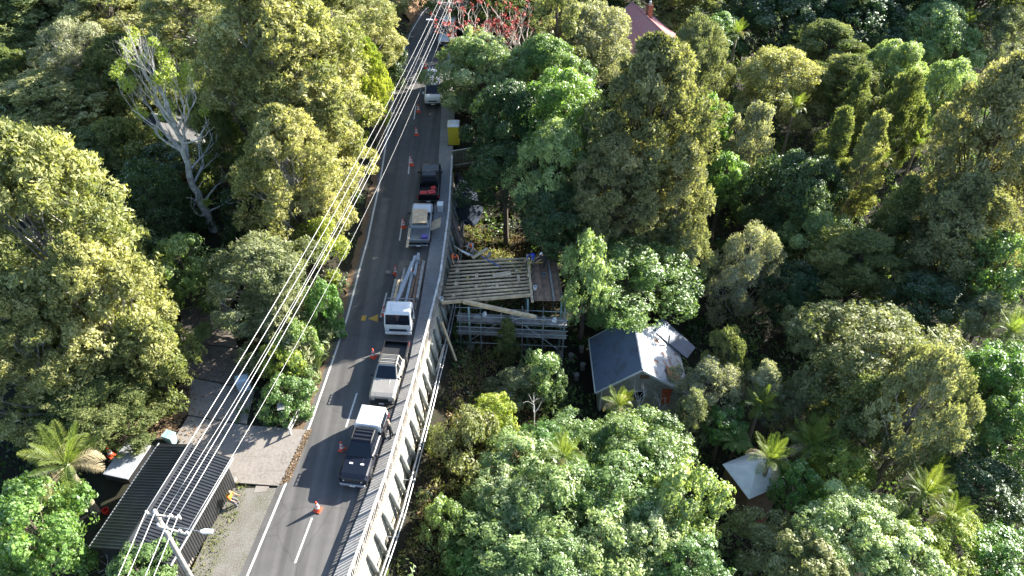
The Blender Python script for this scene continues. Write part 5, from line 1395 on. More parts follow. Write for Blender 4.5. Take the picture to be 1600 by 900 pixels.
TREES = [
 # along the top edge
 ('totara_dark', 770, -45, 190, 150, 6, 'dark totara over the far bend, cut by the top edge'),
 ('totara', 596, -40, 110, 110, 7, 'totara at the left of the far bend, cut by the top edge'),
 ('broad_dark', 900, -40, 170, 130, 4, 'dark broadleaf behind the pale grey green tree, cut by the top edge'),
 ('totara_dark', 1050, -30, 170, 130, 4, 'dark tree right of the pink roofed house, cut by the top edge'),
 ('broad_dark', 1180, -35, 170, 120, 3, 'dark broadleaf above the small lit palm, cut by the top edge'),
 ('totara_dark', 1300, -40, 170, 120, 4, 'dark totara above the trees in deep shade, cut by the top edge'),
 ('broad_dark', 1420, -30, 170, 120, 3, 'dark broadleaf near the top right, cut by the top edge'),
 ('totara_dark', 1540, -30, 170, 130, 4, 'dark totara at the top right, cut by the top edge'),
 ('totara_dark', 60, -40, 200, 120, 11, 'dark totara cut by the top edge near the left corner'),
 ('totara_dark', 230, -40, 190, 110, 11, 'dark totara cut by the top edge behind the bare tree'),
 ('broad', 695, 830, 80, 100, -4.4, 'green shrub between the wall pipes and the lower thicket'),
 ('broad', 905, 760, 120, 110, -2.7, 'deeper green broadleaf in the middle of the lower thicket'),
 ('bright', 735, 885, 100, 70, -4.3, 'bright shrub cut by the bottom edge left in the thicket'),
 ('broad', 1075, 880, 130, 90, -3.2, 'green broadleaf at the bottom right of the lower thicket'),
 ('broad', 760, 800, 100, 90, -3.5, 'green dome at the left of the large pale broadleaf'),
 # left of the road
 ('totara', 75, 375, 290, 350, 9, 'huge yellow olive totara filling the left edge'),
 ('totara', 165, 500, 190, 260, 6, 'yellow olive totara in front of the huge one at the left edge'),
 ('totara', 45, 560, 200, 230, 5, 'shaded lower totara at the left edge above the palm'),
 ('totara_dark', 235, 560, 130, 150, 3.5, 'dark small totara at the left of the driveway'),
 ('totara_dark', 150, 640, 170, 110, 2.6, 'low dark totara behind the shed yard'),
 ('totara', 425, 85, 190, 230, 14, 'tall yellow green totara right of the bare pale tree'),
 ('totara', 475, 130, 190, 250, 11, 'tall totara beside the golden cypress, left of the road'),
 ('totara', 485, 228, 150, 190, 7, 'totara leaning over the road edge below the golden cypress'),
 ('totara', 455, 285, 150, 220, 7, 'shaded totara between the bare tree and the road'),
 ('totara', 490, 335, 110, 110, 4, 'small yellow totara above the grey feathery tree by the road'),
 ('cypress', 578, 142, 62, 130, 6.5, 'bright golden cypress standing out over the road'),
 ('cypress', 560, 95, 56, 90, 8.5, 'smaller golden cypress half behind the bright one'),
 ('kanuka', 415, 440, 175, 150, 4.5, 'grey green feathery tree left of the overhead lines'),
 ('kanuka', 440, 520, 130, 120, 1.9, 'pale feathery tree lower down beside the driveway'),
 ('lime', 505, 385, 90, 100, 2.4, 'pale yellow green shrub at the road edge below the totaras'),
 ('bright', 510, 500, 60, 110, 1.4, 'bright green shrub on the bank beside the edge line'),
 ('broad', 445, 628, 85, 85, 0.8, 'bushy hedge at the corner of the driveway and road'),
 ('broad', 470, 560, 80, 110, 1.0, 'green hedge on the bank between driveway and road'),
 ('lime', 440, 575, 70, 80, 1.1, 'yellow green shrub between the cabinet and the hedge'),
 ('totara_dark', 195, 245, 110, 120, 4, 'dark feathery tree left of the grey roofed house'),
 ('broad_dark', 255, 262, 110, 90, 3.2, 'dark broadleaf in front of the grey roofed house'),
 ('totara_dark', 340, 225, 100, 150, 6, 'shaded totara right of the bare tree trunk'),
 ('totara_dark', 260, 120, 120, 130, 5, 'dark olive totara behind the bare tree, above the grey roof'),
 ('broad_dark', 240, 330, 130, 150, 3.0, 'dark broadleaf in shade below the grey roofed house'),
 ('broad_dark', 215, 420, 120, 120, 2.5, 'dark broadleaf between the huge totara and the driveway'),
 ('broad', 290, 430, 110, 120, 3.0, 'glossy broadleaf over the head of the driveway'),
 ('broad_dark', 395, 335, 90, 120, 3.0, 'dark broadleaf behind the foot of the bare tree'),
 ('totara_dark', 60, 30, 190, 130, 9, 'dark totara in the top left corner'),
 ('totara', 165, 20, 170, 120, 10, 'yellow totara at the top edge left of the bare tree'),
 ('kanuka_grey', 118, 90, 115, 110, 9, 'pale cream kanuka among dark trees at top left'),
 ('totara', 90, 165, 200, 130, 6, 'yellow green totara below the pale cream kanuka'),
 ('totara_dark', 20, 150, 130, 150, 6, 'dark totara at the left edge below the corner'),
 ('totara_dark', 200, 140, 130, 160, 6, 'dark olive totara behind the left branch of the bare tree'),
 ('totara_dark', 160, 240, 150, 110, 4, 'dark olive tree above the huge totara'),
 ('totara', 300, 20, 150, 110, 13, 'totara at the top edge behind the crown of the bare tree'),
 ('totara', 480, 15, 190, 110, 14, 'totara at the top edge left of the road'),
 ('totara', 570, 40, 120, 110, 8, 'yellow green totara at the top beside the far road'),
 ('broad_dark', 604, 105, 56, 90, 2.0, 'dark shrub overhanging the far road edge'),
 ('bright', 62, 835, 165, 165, 3.8, 'bright glossy tree in the bottom left corner'),
 ('bright', 20, 890, 120, 90, 3.0, 'glossy tree cut by the bottom left corner'),
 ('broad', 215, 893, 110, 60, 2.6, 'leafy shrub in front of the near end of the shed'),
 ('lime', 95, 790, 80, 60, 2.0, 'small yellow green shrub under the left palm'),
 # beyond the deck and along the road on the right
 ('coral', 755, 120, 155, 130, 4.5, 'pale green leafy coral tree overhanging the far road'),
 ('coral', 740, 105, 70, 110, 4.0, 'shaded green side of the coral tree by the white van'),
 ('olive', 870, 40, 90, 120, 8, 'olive tree right of the red flowers at the top'),
 ('kanuka_grey', 922, 78, 140, 140, 4, 'pale grey green tree left of the pink roofed house'),
 ('broad', 855, 120, 120, 120, 5, 'green broadleaf below the olive tree at the top'),
 ('bright', 880, 190, 150, 150, 6.0, 'fresh green broadleaf left of the great conical totara'),
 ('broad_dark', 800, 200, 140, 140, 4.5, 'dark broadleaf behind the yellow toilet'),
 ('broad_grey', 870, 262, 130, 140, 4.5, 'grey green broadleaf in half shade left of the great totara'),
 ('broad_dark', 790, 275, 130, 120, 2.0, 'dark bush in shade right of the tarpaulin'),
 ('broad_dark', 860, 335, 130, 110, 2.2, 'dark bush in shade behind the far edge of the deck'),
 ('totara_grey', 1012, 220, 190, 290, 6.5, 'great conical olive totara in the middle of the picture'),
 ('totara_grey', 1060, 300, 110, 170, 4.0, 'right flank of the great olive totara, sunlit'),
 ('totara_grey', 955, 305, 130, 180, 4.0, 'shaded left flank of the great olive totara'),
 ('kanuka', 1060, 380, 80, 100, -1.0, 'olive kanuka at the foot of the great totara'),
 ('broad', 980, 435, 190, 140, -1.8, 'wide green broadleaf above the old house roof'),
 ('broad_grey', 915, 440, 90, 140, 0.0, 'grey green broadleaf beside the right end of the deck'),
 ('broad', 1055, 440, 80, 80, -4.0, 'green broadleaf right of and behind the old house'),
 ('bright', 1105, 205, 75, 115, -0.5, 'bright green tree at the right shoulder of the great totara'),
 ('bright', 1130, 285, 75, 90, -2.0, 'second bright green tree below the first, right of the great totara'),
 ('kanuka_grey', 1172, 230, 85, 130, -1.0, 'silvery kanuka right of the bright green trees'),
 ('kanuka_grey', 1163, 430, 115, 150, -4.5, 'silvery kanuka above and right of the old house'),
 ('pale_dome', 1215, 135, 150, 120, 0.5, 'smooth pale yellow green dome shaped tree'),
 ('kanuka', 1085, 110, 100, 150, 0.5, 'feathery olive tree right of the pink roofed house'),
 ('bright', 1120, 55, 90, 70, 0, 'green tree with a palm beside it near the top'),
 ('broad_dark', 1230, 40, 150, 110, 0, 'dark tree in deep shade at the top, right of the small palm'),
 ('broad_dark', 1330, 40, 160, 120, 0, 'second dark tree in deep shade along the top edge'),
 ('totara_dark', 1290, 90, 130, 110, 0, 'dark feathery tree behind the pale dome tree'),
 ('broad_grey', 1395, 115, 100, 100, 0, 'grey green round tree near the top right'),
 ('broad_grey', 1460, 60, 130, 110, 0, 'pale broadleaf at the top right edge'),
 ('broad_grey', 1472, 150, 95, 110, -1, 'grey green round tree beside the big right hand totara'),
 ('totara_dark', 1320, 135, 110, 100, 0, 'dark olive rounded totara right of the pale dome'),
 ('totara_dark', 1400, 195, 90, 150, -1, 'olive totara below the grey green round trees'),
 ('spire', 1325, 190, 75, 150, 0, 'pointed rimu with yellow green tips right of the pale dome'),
 ('spire_sun_tint', 1345, 270, 80, 170, -1, 'sun tinted pointed rimu in the right of the valley, sunlight put into its leaf colour'),
 ('spire', 1295, 260, 80, 170, -1, 'pointed rimu left of the sun tinted one, shade put into its darker leaf colour'),
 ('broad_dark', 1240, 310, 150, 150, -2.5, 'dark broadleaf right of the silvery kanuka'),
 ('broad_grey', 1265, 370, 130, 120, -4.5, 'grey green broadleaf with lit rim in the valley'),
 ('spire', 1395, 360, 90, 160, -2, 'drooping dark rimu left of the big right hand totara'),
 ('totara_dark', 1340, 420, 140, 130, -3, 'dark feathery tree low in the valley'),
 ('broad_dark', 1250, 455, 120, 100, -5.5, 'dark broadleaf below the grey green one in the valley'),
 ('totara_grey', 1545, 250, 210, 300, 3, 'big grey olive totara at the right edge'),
 ('totara_grey', 1500, 370, 150, 190, 0, 'shaded lower left flank of the big right hand totara'),
 ('broad', 1560, 430, 120, 130, -1, 'green broadleaf below the big right hand totara'),
 ('kanuka', 1565, 60, 130, 100, 0, 'brownish kanuka in the top right corner'),
 ('spire', 1497, 35, 60, 95, 1, 'small grey conical tree at the top right edge'),
 ('broad_dark', 1450, 470, 130, 100, -3, 'dark broadleaf behind the big mixed dome on the right'),
 ('kanuka', 1540, 490, 100, 80, -2, 'kanuka at the right edge below the totara'),
 # lower right
 ('olive', 1370, 555, 210, 160, -1.0, 'big olive topped dome tree in the lower right'),
 ('olive', 1290, 520, 110, 100, -2.0, 'olive tree on the left shoulder of the big dome'),
 ('kanuka', 1430, 640, 150, 200, -1.5, 'soft grey kanuka on the face of the big dome'),
 ('totara_dark', 1340, 650, 130, 150, -3, 'lower half of the big dome, shade put into its dark leaf colour'),  # darker leaves stand in for shade on the underside of the dome
 ('bright', 1555, 600, 140, 130, -1.5, 'lush green tree at the right edge beside the big dome'),
 ('broad', 1580, 680, 130, 130, -2.5, 'green tree at the right edge below the lush one'),
 ('broad_dark', 1530, 760, 150, 130, -4, 'dark tree in shade at the lower right edge'),
 ('totara_dark', 1137, 555, 70, 85, -3.0, 'small rounded olive conifer right of the old house'),
 ('kanuka_grey', 1105, 600, 95, 90, -3.5, 'pale grey green bush against the right of the old house'),
 ('kanuka_grey', 1190, 610, 85, 100, -4, 'pale bush between the old house and the big dome'),
 ('kanuka', 1250, 635, 85, 110, -5.5, 'grey bush left of the shaded dome'),
 ('bright', 1130, 660, 70, 60, -4.5, 'bright small bush above the pointed hut'),
 ('kanuka', 1080, 650, 75, 90, -4, 'olive feathery bush below the old house'),
 ('lime', 1310, 735, 120, 105, -4.5, 'yellow green tree right of the pointed hut'),
 ('bright', 1245, 760, 80, 80, -4.0, 'fresh green bush beside the hut wall'),
 ('olive', 1190, 850, 130, 90, -4.5, 'yellow olive bush below the pointed hut'),
 ('broad_grey', 1330, 830, 170, 140, -2.0, 'grey green tree at the bottom, right of centre'),
 ('olive', 1270, 880, 130, 70, -2.0, 'olive bush cut by the bottom edge'),
 ('lime', 1490, 850, 130, 100, -3.0, 'yellow green bush near the bottom right'),
 ('bright', 1570, 870, 120, 90, -3.0, 'green bush in the bottom right corner'),
 ('broad_grey', 1420, 880, 140, 80, -2.5, 'pale bush at the bottom edge right of the grey green tree'),
 # lower middle
 ('olive', 735, 715, 130, 150, -4.4, 'olive mottled tree beside the retaining wall pipes'),
 ('lime', 770, 655, 75, 80, -4.1, 'yellow topped shrub at the head of the lower thicket'),
 ('broad_grey', 815, 725, 140, 120, -3.3, 'pale green broadleaf at the top of the lower thicket'),
 ('broad_grey', 870, 790, 150, 140, -2.5, 'large pale green broadleaf in the lower middle'),
 ('coral', 790, 780, 110, 100, -3.0, 'palest broadleaf in the left half of the lower thicket'),
 ('broad_grey', 800, 860, 150, 120, -3.3, 'pale green broadleaf at the bottom left of the lower thicket'),
 ('broad_grey', 950, 850, 160, 130, -2.7, 'large pale green broadleaf at the bottom centre'),
 ('broad', 970, 770, 140, 110, -2.3, 'green broadleaf left of the shaded gap by the hut'),
 ('coral', 1010, 830, 120, 100, -2.3, 'pale yellow green broadleaf at the right of the lower thicket'),
 ('bright', 850, 690, 80, 70, -3.3, 'fresh green shrub at the top edge of the lower thicket'),
 ('broad', 1000, 710, 170, 130, -3.7, 'green broadleaf just below the old house'),
 ('broad_grey', 1060, 800, 130, 150, -3.7, 'pale green broadleaf left of the pointed hut'),
 ('broad', 900, 690, 110, 80, -4.1, 'green broadleaf between the large pale one and the old house'),
 ('broad_grey', 860, 890, 180, 90, -3.1, 'pale broadleaf cut by the bottom edge in the centre'),
 ('broad_grey', 850, 590, 75, 85, -4.4, 'shrub in half sun below the scaffold'),
 ('spire', 793, 545, 55, 95, -4.4, 'small dark young conifer in front of the scaffold'),
 ('kanuka', 810, 600, 80, 70, -4.4, 'low dark bush under the young conifer'),
]
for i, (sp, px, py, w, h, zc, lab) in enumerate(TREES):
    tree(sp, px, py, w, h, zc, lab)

# ---- branching bare wood: the pale tree on the left, the coral tree's grey top, dead wood
def grow(mb, p, d, L, r, lev, rng, tips, up=0.25, split=(2, 3), spread=0.55, nseg=4):
    pts, rad = [p], [r]
    for i in range(nseg):
        d = (d + Vector((rng.gauss(0, 0.13), rng.gauss(0, 0.13), rng.gauss(0, 0.09) + up * 0.12))).normalized()
        pts.append(pts[-1] + d * L / nseg); rad.append(r * (1 - 0.42 * (i + 1) / nseg))
    mb.tube(pts, rad, 7 if r > 0.06 else 4, False)
    if lev == 0:
        tips.append(pts[-1]); return
    for k in range(rng.randint(*split)):
        q = pts[rng.randint(2, nseg)] if k else pts[-1]
        a = Vector((rng.gauss(0, 1), rng.gauss(0, 1), rng.gauss(0, 0.5))).normalized()
        dd = (d + a * spread + Vector((0, 0, up * 0.6))).normalized()
        grow(mb, q, dd, L * rng.uniform(0.6, 0.85), rad[-1] * rng.uniform(0.7, 0.95), lev - 1, rng, tips, up, split, spread, nseg)

def tufts(points, rad, n, L, W, seed, mode='flat'):
    rng = np.random.default_rng(seed)
    c = np.array([tuple(p) for p in points]); m = len(c)
    e = unit(rng.normal(0, 1, (m, n, 3)))
    q = c[:, None] + e * rad * rng.uniform(0.2, 1, (m, n, 1)) ** 0.5
    v, f = leaf_quads(q.reshape(-1, 3), e.reshape(-1, 3) + np.array([0, 0, .3]), L, W, rng, mode, 0.6)
    return np_mesh('tufts', v, f, np.repeat(np.clip(rng.normal(0.5, 0.25, m * n), 0, 1), 4))

M_PALEW = mat('silver_bare_wood', (0.56, 0.545, 0.51), 0.9, var=0.45, scale=2.5, bump=0.3)
rg = random.Random(11)
bt = empty('bare_tree', (at(335, 362, 0).x, at(335, 362, 0).y, ground(at(335, 362, 0).x, at(335, 362, 0).y) - 0.1), 0, 'tall half bare tree with silver limbs and a few leaf tufts', 'tree')
mb = MB(); tips = []
p, pts, rad = Vector((0, 0, 0)), [Vector((0, 0, 0))], [0.4]
for i in range(11):
    p = p + Vector((rg.gauss(-0.06, 0.13), rg.gauss(0, 0.12), 1.0)); pts.append(p); rad.append(0.35 - i * 0.017)
mb.tube(pts, rad, 10, False); mb.build('trunk', M_PALEW, bt, smooth=True)
for k, (dx, dy, L, r) in enumerate(((-0.05, 0, 3.0, 0.17), (-0.55, 0.1, 2.9, 0.13), (0.4, -0.1, 2.7, 0.12), (-0.95, -0.25, 2.9, 0.12), (0.1, 0.5, 2.7, 0.11), (-0.3, -0.5, 2.7, 0.12), (0.7, 0.1, 2.4, 0.1))):
    mb = MB(); grow(mb, pts[-1 - (k % 5)], Vector((dx, dy, 1)).normalized(), L, r, 4, rg, tips, 0.5, (2, 3), 0.5); mb.build('limb', M_PALEW, bt, smooth=True)
for k in range(9):
    a = rg.uniform(0, 6.28); q = pts[2 + k % 8]
    mb = MB(); grow(mb, q, Vector((math.cos(a), math.sin(a), 0.35)).normalized(), rg.uniform(1.6, 2.6), 0.1, 2, rg, tips, 0.3, (2, 3), 0.6); mb.build('limb', M_PALEW, bt, smooth=True)
sel = [t for t in tips if rg.random() < 0.1]
me = tufts(sel, 0.5, 100, 0.2, 0.1, 5); tag(link('leaf_tufts', me, LM['lime'], bt), kind='stuff')

M_CORALW = mat('grey_coral_wood', (0.56, 0.5, 0.43), 0.9, var=0.35, scale=2.5, bump=0.3)
M_FLOWER = mat('red_coral_flower', (0.5, 0.06, 0.035), 0.7, var=0.35, scale=4)
for n_, (px, py, zz, seed, lab, L0) in enumerate(((775, 84, 0, 5, 'grey branched coral tree covered in red flowers at the top', 2.9), (738, 60, 0, 9, 'coral tree with red flowers overhanging the far bend', 2.5), (818, 66, 0, 14, 'coral tree with red flowers at the top right of its group', 2.4))):
    rg = random.Random(seed)
    c0 = at(px, py, 4.5); g = ground(c0.x, c0.y)
    ct = empty('coral_tree', (c0.x, c0.y, g), 0, lab, 'tree', 'red flowering coral trees')
    mb = MB(); hh = 4.5 - g - 1.5
    mb.tube([(0, 0, 0), (0.1, 0, hh * 0.5), (0, 0.1, hh)], [0.35, 0.28, 0.24], 9, False); mb.build('trunk', M_CORALW, ct, smooth=True)
    tips = []
    for k in range(7):
        a = k * 0.9 + rg.uniform(-.3, .3)
        mb = MB(); grow(mb, Vector((0, 0, hh)), Vector((math.cos(a), math.sin(a), 0.45 + 0.5 * (k % 2))).normalized(), L0, 0.13, 3, rg, tips, 0.2, (2, 3), 0.6); mb.build('limb', M_CORALW, ct, smooth=True)
    sel = [t for t in tips if rg.random() < 0.55]
    me = tufts(sel, 0.2, 14, 0.2, 0.11, seed); tag(link('red_flowers', me, M_FLOWER, ct), kind='stuff')

for k, (px, py, z, sc, seed, lab) in enumerate(((835, 640, -3.2, 0.7, 3, 'pale bare branch sticking out below the scaffold'), (1000, 632, -5.0, 0.9, 4, 'bare grey branches against the gable of the old house'), (1030, 640, -5.2, 0.8, 8, 'second tangle of bare branches by the orange red door'), (175, 880, 0.8, 1.0, 6, 'bare white branches in front of the near shed wall'), (255, 893, 1.0, 0.9, 12, 'bare white branches at the foot of the power pole'), (275, 470, 1.0, 0.8, 15, 'bare white branches at the left of the driveway head'))):
    rg = random.Random(seed); q = at(px, py, z)
    mb = MB()
    for i in range(4): grow(mb, Vector((0, 0, -0.4)), Vector((rg.gauss(0, .6), rg.gauss(0, .6), 0.8)).normalized(), 1.1 * sc, 0.045 * sc, 2, rg, [], 0.2, (2, 3), 0.7)
    mb.tube([(0, 0, -2.5), (0, 0, -0.3)], 0.05, 6, False)
    tag(mb.build('bare_branches', M_PALEW, loc=q), lab, 'dead branches')

# ---- palms and tree ferns
def frond_mesh(L, droop, leaflet, n, seed, wid=0.05, curl=0.0):
    """a stem with two rows of leaflets, base at the origin, leaving along +x and up"""
    rng = random.Random(seed); mb = MB(); pts = []
    for i in range(9):
        t = i / 8
        pts.append(Vector((L * (t - 0.18 * droop * t * t), 0, L * (0.75 * t * (1 - droop * 0.55 * t) - 0.25 * droop * t * t))))
    mb.tube(pts, [0.035 * (1 - 0.85 * i / 8) for i in range(9)], 4, False)
    for i in range(n):
        t = 0.12 + 0.88 * i / (n - 1)
        k = t * 8; a = min(7, int(k)); p = pts[a].lerp(pts[a + 1], k - a); d = (pts[a + 1] - pts[a]).normalized()
        ll = leaflet * math.sin(math.pi * min(0.97, 0.18 + t * 0.8)) ** 0.7 * rng.uniform(0.85, 1.1)
        for s in (-1, 1):
            o = (d * 0.75 + Vector((0, s, 0)) + Vector((0, 0, 0.25 + rng.uniform(-.25, .15)))).normalized()
            w = d * wid
            e = p + o * ll + Vector((0, 0, -ll * 0.3)); m1 = p + o * ll * 0.5
            kx = len(mb.v)
            mb.v += [tuple(p - w * .6), tuple(m1 - w), tuple(e), tuple(m1 + w), tuple(p + w * .6)]
            mb.f.append((kx, kx + 1, kx + 2, kx + 3, kx + 4))
    me = bpy.data.meshes.new('frond'); me.from_pydata(mb.v, [], mb.f)
    a_ = me.attributes.new('tint', 'FLOAT', 'POINT'); a_.data.foreach_set('value', [min(1, max(0, rng.gauss(0.5, 0.22))) for _ in mb.v])
    return me
M_NIKAU = leaf_mat('nikau_leaf', (0.07, 0.11, 0.015), (0.13, 0.18, 0.022), (0.24, 0.26, 0.05), 0.45, 0.4, 0.35)
M_DRYF = leaf_mat('dry_frond', (0.2, 0.15, 0.08), (0.32, 0.25, 0.15), (0.45, 0.38, 0.25), 0.25, 0.2)
M_FERN = leaf_mat('tree_fern_leaf', (0.06, 0.1, 0.02), (0.1, 0.16, 0.035), (0.16, 0.22, 0.06), 0.35, 0.2)
F_UP = [frond_mesh(2.6, 0.35, 0.7, 30, 1, 0.02), frond_mesh(2.6, 0.55, 0.7, 30, 2, 0.02)]
F_OUT = [frond_mesh(2.5, 1.0, 0.65, 30, 3, 0.02), frond_mesh(2.4, 1.25, 0.65, 30, 4, 0.02)]
F_FERN = [frond_mesh(1.9, 0.95, 0.42, 30, 6, 0.022), frond_mesh(1.9, 1.15, 0.42, 30, 7, 0.022)]
def palm(px, py, z, sc, label, kind='nikau', dry=0):
    c = at(px, py, z); g = ground(c.x, c.y)
    t = empty('palm_tree' if kind == 'nikau' else 'tree_fern', (c.x, c.y, min(g, z - 0.3)), RND.uniform(0, 6), label, 'palm' if kind == 'nikau' else 'tree fern', 'palms in the bush' if kind == 'nikau' else 'tree ferns in the bush')
    hh = z - min(g, z - 0.3)
    mb = MB(); n = 8
    mb.tube([(0, 0, hh * i / n) for i in range(n + 1)], [(0.16 if kind == 'nikau' else 0.12) * sc * (1.15 - 0.25 * i / n + 0.05 * (i % 2)) for i in range(n + 1)], 9); mb.build('trunk', M_BARK if kind != 'nikau' else mat('ringed_palm_trunk', (0.3, 0.25, 0.17), 0.85, var=0.35, scale=4), t, smooth=True)
    if kind == 'nikau':
        mb = MB(); mb.tube([(0, 0, hh), (0, 0, hh + .4 * sc), (0, 0, hh + .8 * sc)], [.19 * sc, .2 * sc, .08 * sc], 9); mb.build('crownshaft', mat('palm_crownshaft', (0.16, 0.2, 0.06), 0.5), t, smooth=True)
    N = 18 if kind == 'nikau' else 18
    for i in range(N):
        if kind == 'nikau':
            me = F_UP[i % 2] if i < 10 else F_OUT[i % 2]; tilt = -0.75 + 0.06 * i if i < 10 else -0.1 + 0.05 * (i - 10)
        else:
            me = F_FERN[i % 2]; tilt = RND.uniform(-0.15, 0.2)
        o = link('frond', me, M_NIKAU, t, loc=(0, 0, hh + (0.55 * sc if kind == 'nikau' else 0)), rot=(0, tilt, i * 2.4 + RND.uniform(-.2, .2)))
        o.scale = (sc * 0.8,) * 3
        o.material_slots[0].link = 'OBJECT'; o.material_slots[0].material = M_DRYF if i >= N - dry else (M_NIKAU if kind == 'nikau' else M_FERN)
    return t
palm(112, 740, 4.2, 1.35, 'large palm with dry brown frond tips left of the black shed', dry=5)
for a in ((1150, 60, 1.5, 0.9, 'small yellow lit palm at the top beside a green tree'), (1508, 45, 1.5, 1.0, 'palm at the top right edge beside the conical tree'), (1398, 170, -0.5, 0.8, 'small palm between the grey green round trees at top right'),
          (1240, 175, 0.0, 0.9, 'palm under the rim of the pale dome tree'), (1430, 235, -2.5, 0.9, 'palm in the gap left of the big right hand totara'), (1375, 255, -2.0, 0.7, 'little bright palm right of the sun tinted rimu'), (1448, 400, -3.0, 0.7, 'small bright palm in the dark gap of the valley'),
          (1185, 640, -4.2, 0.9, 'palm among pale bushes right of the old house'), (1262, 705, -4.6, 1.2, 'tall palm right behind the pointed hut'), (1200, 726, -3.4, 1.0, 'palm leaning over the roof of the pointed hut'), (1575, 525, -1.0, 0.9, 'palm at the right edge above the lush green tree'),
          (1440, 780, -2.8, 1.1, 'palm in the sunny gap near the bottom right'), (1480, 815, -3.0, 0.9, 'second palm in the sunny gap near the bottom right'), (1450, 740, -3.5, 0.8, 'shaded palm below the kanuka of the big dome'), (965, 640, -4.5, 0.8, 'bright upright palm below the gable of the old house'),
          (880, 720, -1.6, 0.9, 'palm half buried in the lower thicket'), (895, 335, -2.0, 0.8, 'pale palm in the shade left of the great totara'), (1085, 85, -1, 0.7, 'small palm below the pink roofed house')):
    palm(*a, dry=RND.choice([0, 1, 3]))
for a in ((1150, 690, -4.6, 1.0, 'tree fern spreading above the pointed hut'), (1410, 810, -3.6, 1.0, 'tree fern in the sunny gap at the lower right'), (1465, 845, -3.6, 0.9, 'tree fern beside the yellow green bush at the bottom right'), (315, 520, 1.8, 0.8, 'tree fern with pale fronds at the head of the driveway'),
          (1420, 300, -4.5, 0.9, 'tree fern in deep shade below the totara flank'), (1385, 30, -1.5, 1.0, 'tree fern in the shade at the top edge')):
    palm(*a, kind='fern')

# flax clump on the roadside bank
M_FLAX = leaf_mat('flax_leaf', (0.05, 0.08, 0.03), (0.09, 0.13, 0.05), (0.2, 0.21, 0.12), 0.25, 0.4)
def blades(name, spots, n, L, W, m, label, cat, seed, lean=0.5, kind=None):
    rng = np.random.default_rng(seed)
    vs, fs, k = [], [], 0
    for (x, y, z, s) in spots:
        for i in range(n):
            a = rng.uniform(0, 6.283); t = rng.uniform(0.1, 1) * lean
            l = L * s * rng.uniform(0.5, 1.1)
            d = np.array([math.cos(a) * math.sin(t), math.sin(a) * math.sin(t), math.cos(t)])
            b = np.array([-math.sin(a), math.cos(a), 0]) * W * s
            p = np.array([x + rng.normal(0, .12 * s), y + rng.normal(0, .12 * s), z])
            m1 = p + d * l * 0.6; e = p + d * l + np.array([math.cos(a), math.sin(a), -0.4]) * l * 0.3 * lean
            vs += [p - b, p + b, m1 + b * 0.8, m1 - b * 0.8, e + b * .15, e - b * .15]
            fs += [(k, k + 1, k + 2, k + 3), (k + 3, k + 2, k + 4, k + 5)]; k += 6
    me = np_mesh(name, np.array(vs), np.array(fs), np.clip(rng.normal(0.5, 0.25, len(vs)), 0, 1))
    o = link(name, me, m)
    return tag(o, label, cat, kind=kind)
for i, (px, py) in enumerate(((478, 610), (492, 575), (470, 590), (498, 545))):
    q = at(px, py, 0.2); q.z = max(0, ground(q.x, q.y))
    blades('flax_bush', [(q.x, q.y, q.z, 1.0)], 90, 1.7, 0.03, M_FLAX, ['flax clump nearest the hand rail on the roadside bank', 'flax clump in the middle of the roadside bank', 'flax clump farthest left on the roadside bank', 'flax clump highest up the roadside bank'][i], 'flax', 70 + i, 0.9)

# ---- undergrowth, ground cover and litter
def free(x, y):
    t = x - XF(y)
    if XL(y) - 0.75 < x < XF(y) + (1.25 if y < 66 else 0.3): return False
    p = Vector((x, y))
    def inbox(cx, cy, a, hx, hy):
        dx, dy = x - cx, y - cy; c, s = math.cos(-a), math.sin(-a)
        return abs(dx * c - dy * s) < hx and abs(dx * s + dy * c) < hy
    if inbox(-20.6, 26.4, math.radians(-12.8), 3.4, 4.6) or inbox(10.3, 44.3, 0, 4.6, 3.6) or inbox(hb.x, hb.y, 0.4, 2.4, 2.4): return False
    if inbox(c.x if False else g0.x, g0.y, 0.6, 4.5, 4.5): return False
    if y < 30 and x > -27 and x < XL(y): return False
    if -28 < x < -14.5 and 28 < y < 56:
        u = 450 - 0
        pxy = project(x, y, 0)
        if in_poly(pxy, DRIVE): return False
    return True
def project(x, y, z):
    dz = z - CAMH
    d = y * math.cos(TILT) - dz * math.sin(TILT); up = y * math.sin(TILT) + dz * math.cos(TILT)
    return (800 + FPX * x / d, 450 - FPX * up / d)
DRIVE = [(150, 835), (180, 660), (290, 590), (276, 460), (270, 388), (345, 393), (356, 470), (376, 543), (402, 608), (392, 662), (490, 668), (440, 765)]
def in_poly(p, poly):
    r = False; j = len(poly) - 1
    for i in range(len(poly)):
        (xi, yi), (xj, yj) = poly[i], poly[j]
        if (yi > p[1]) != (yj > p[1]) and p[0] < (xj - xi) * (p[1] - yi) / (yj - yi) + xi: r = not r
        j = i
    return r
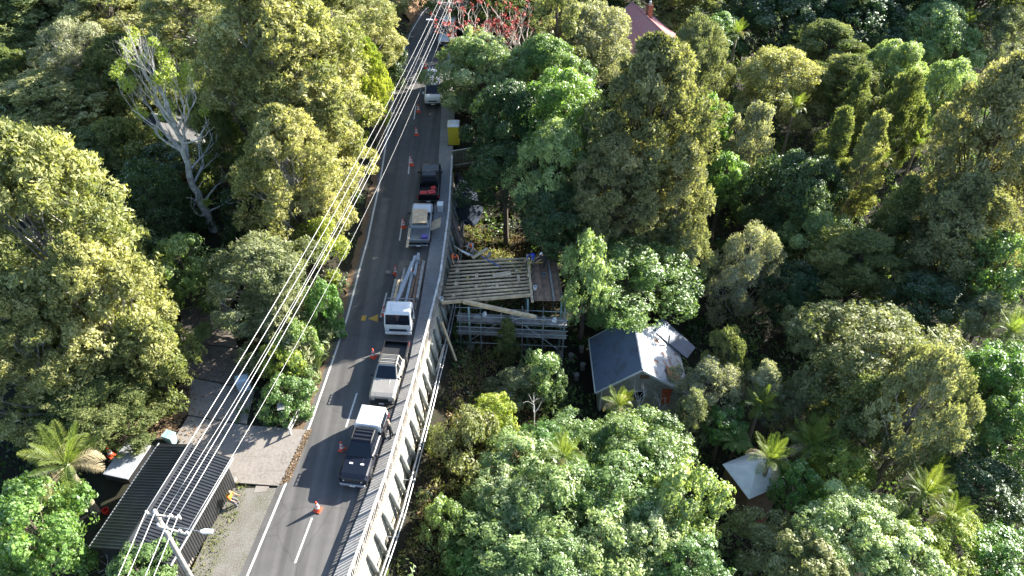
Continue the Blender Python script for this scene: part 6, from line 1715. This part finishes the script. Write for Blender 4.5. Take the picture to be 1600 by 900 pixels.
def scatter(name, n, region, m, hgt, rad, nl, L, W, seed, label, cat, mode='flat', cond=None, low=False, lift=0.0):
    rg = random.Random(seed); rng = np.random.default_rng(seed)
    pts = []
    tries = 0
    while len(pts) < n and tries < n * 8:
        tries += 1
        x, y = rg.uniform(region[0], region[1]), rg.uniform(region[2], region[3])
        if not free(x, y) or (cond and not cond(x, y)): continue
        g = ground(x, y)
        px, py = project(x, y, g)
        if not (-120 < px < 1720 and -160 < py < 980): continue
        pts.append((x, y, g + rg.uniform(0, lift), rg.uniform(0.5, 1.4)))
    c = np.array(pts)
    N = len(c)
    e = unit(rng.normal(0, 1, (N, nl, 3)) + np.array([0, 0, 0.6]))
    sc = c[:, 3][:, None, None]
    q = c[:, None, :3] + e * sc * rad * np.array([1, 1, hgt]) * rng.uniform(0.3, 1, (N, nl, 1)) ** 0.6 + np.array([0, 0, 0.15 if not low else 0.03])
    v, f = leaf_quads(q.reshape(-1, 3), e.reshape(-1, 3), L, W, rng, mode, 0.6)
    ct = rng.normal(0.45, 0.25, (N, 1)) + rng.normal(0, 0.15, (N, nl))
    me = np_mesh(name, v, f, np.repeat(np.clip(ct.ravel(), 0, 1), 4))
    return tag(link(name, me, m), label, cat, kind='stuff')
M_UNDER = leaf_mat('undergrowth_leaf', (0.03, 0.055, 0.016), (0.065, 0.105, 0.03), (0.13, 0.175, 0.055), 0.3, 0.3)
M_DEADL = leaf_mat('dead_leaf', (0.07, 0.045, 0.025), (0.16, 0.1, 0.055), (0.3, 0.21, 0.12), 0.15, 0.1)
M_GRASS = leaf_mat('rank_grass', (0.08, 0.1, 0.02), (0.15, 0.17, 0.04), (0.27, 0.25, 0.1), 0.35, 0.15)
scatter('undergrowth', 2600, (-60, 70, 20, 135), M_UNDER, 0.9, 1.3, 60, 0.3, 0.17, 3, 'dark mixed undergrowth covering the forest floor', 'undergrowth')
def valley(x, y):
    if (x - hb.x) ** 2 + (y - hb.y) ** 2 < 16: return False
    if x < 18 and 35 < y < 50: return False
    if x < -14 and abs(x - g0.x) < 8 and abs(y - g0.y) < 9: return False
    return (x - XF(y) > 13 and y > 26) or (y > 60 and (x - XF(y) > 7 or XL(y) - x > 14)) or (XL(y) - x > 19 and y > 34)
M_CANOPY = leaf_mat('bush_leaf', (0.045, 0.08, 0.02), (0.095, 0.145, 0.04), (0.2, 0.25, 0.085), 0.3, 0.3)
scatter('bush_canopy', 1900, (-75, 85, 24, 140), M_CANOPY, 0.9, 1.5, 90, 0.22, 0.12, 8, 'dense low bush filling the valley between the trees', 'bush', cond=valley, lift=4.2)
scatter('dead_leaves', 800, (-12, 14, 20, 62), M_DEADL, 0.3, 1.1, 46, 0.2, 0.06, 4, 'brown dead leaves and twigs on the bank below the wall', 'leaf litter', cond=lambda x, y: 0 < x - XF(y) < 9, low=True)
scatter('weeds', 420, (-12, 6, 20, 62), M_GRASS, 0.7, 0.5, 46, 0.2, 0.07, 5, 'rank grass and weeds along the foot of the retaining wall', 'weeds', 'spray', cond=lambda x, y: 0.8 < x - XF(y) < 5.5)
def litter(name, n, poly, m, seed, label, cat, L, W, z=0.02, gate=None):
    rng = np.random.default_rng(seed); rg = random.Random(seed)
    xs, ys_ = [p[0] for p in poly], [p[1] for p in poly]; c = []
    while len(c) < n:
        p = (rg.uniform(min(xs), max(xs)), rg.uniform(min(ys_), max(ys_)))
        if in_poly(p, poly):
            q = at(*p, z); c.append((q.x, q.y, z + rg.uniform(0, 0.02)))
    c = np.array(c); v, f = leaf_quads(c, np.tile([0, 0, 1.0], (n, 1)), L, W, rng, 'flat', 0.25)
    v[:, 2] = np.maximum(v[:, 2], z - 0.005)
    me = np_mesh(name, v, f, np.repeat(np.clip(rng.normal(0.5, 0.28, n), 0, 1), 4))
    return tag(link(name, me, m), label, cat, kind='stuff')
litter('leaf_litter', 3500, [(180, 690), (300, 585), (296, 640), (262, 690), (215, 720)], M_DEADL, 21, 'fallen brown leaves along the left of the driveway', 'leaf litter', 0.13, 0.09)
litter('leaf_litter', 700, [(262, 690), (296, 560), (375, 550), (395, 640), (330, 700)], M_DEADL, 22, 'scattered fallen leaves on the driveway', 'leaf litter', 0.11, 0.07)
litter('leaf_litter', 900, [(438, 757), (480, 670), (488, 672), (452, 752)], M_DEADL, 24, 'fallen leaves between the driveway and the edge line', 'leaf litter', 0.1, 0.06)
litter('weeds', 450, [(300, 880), (352, 790), (372, 752), (392, 757), (360, 830), (330, 900), (300, 900)], M_GRASS, 23, 'mossy weeds growing in the gravel beside the shed', 'weeds', 0.12, 0.05, 0.04)
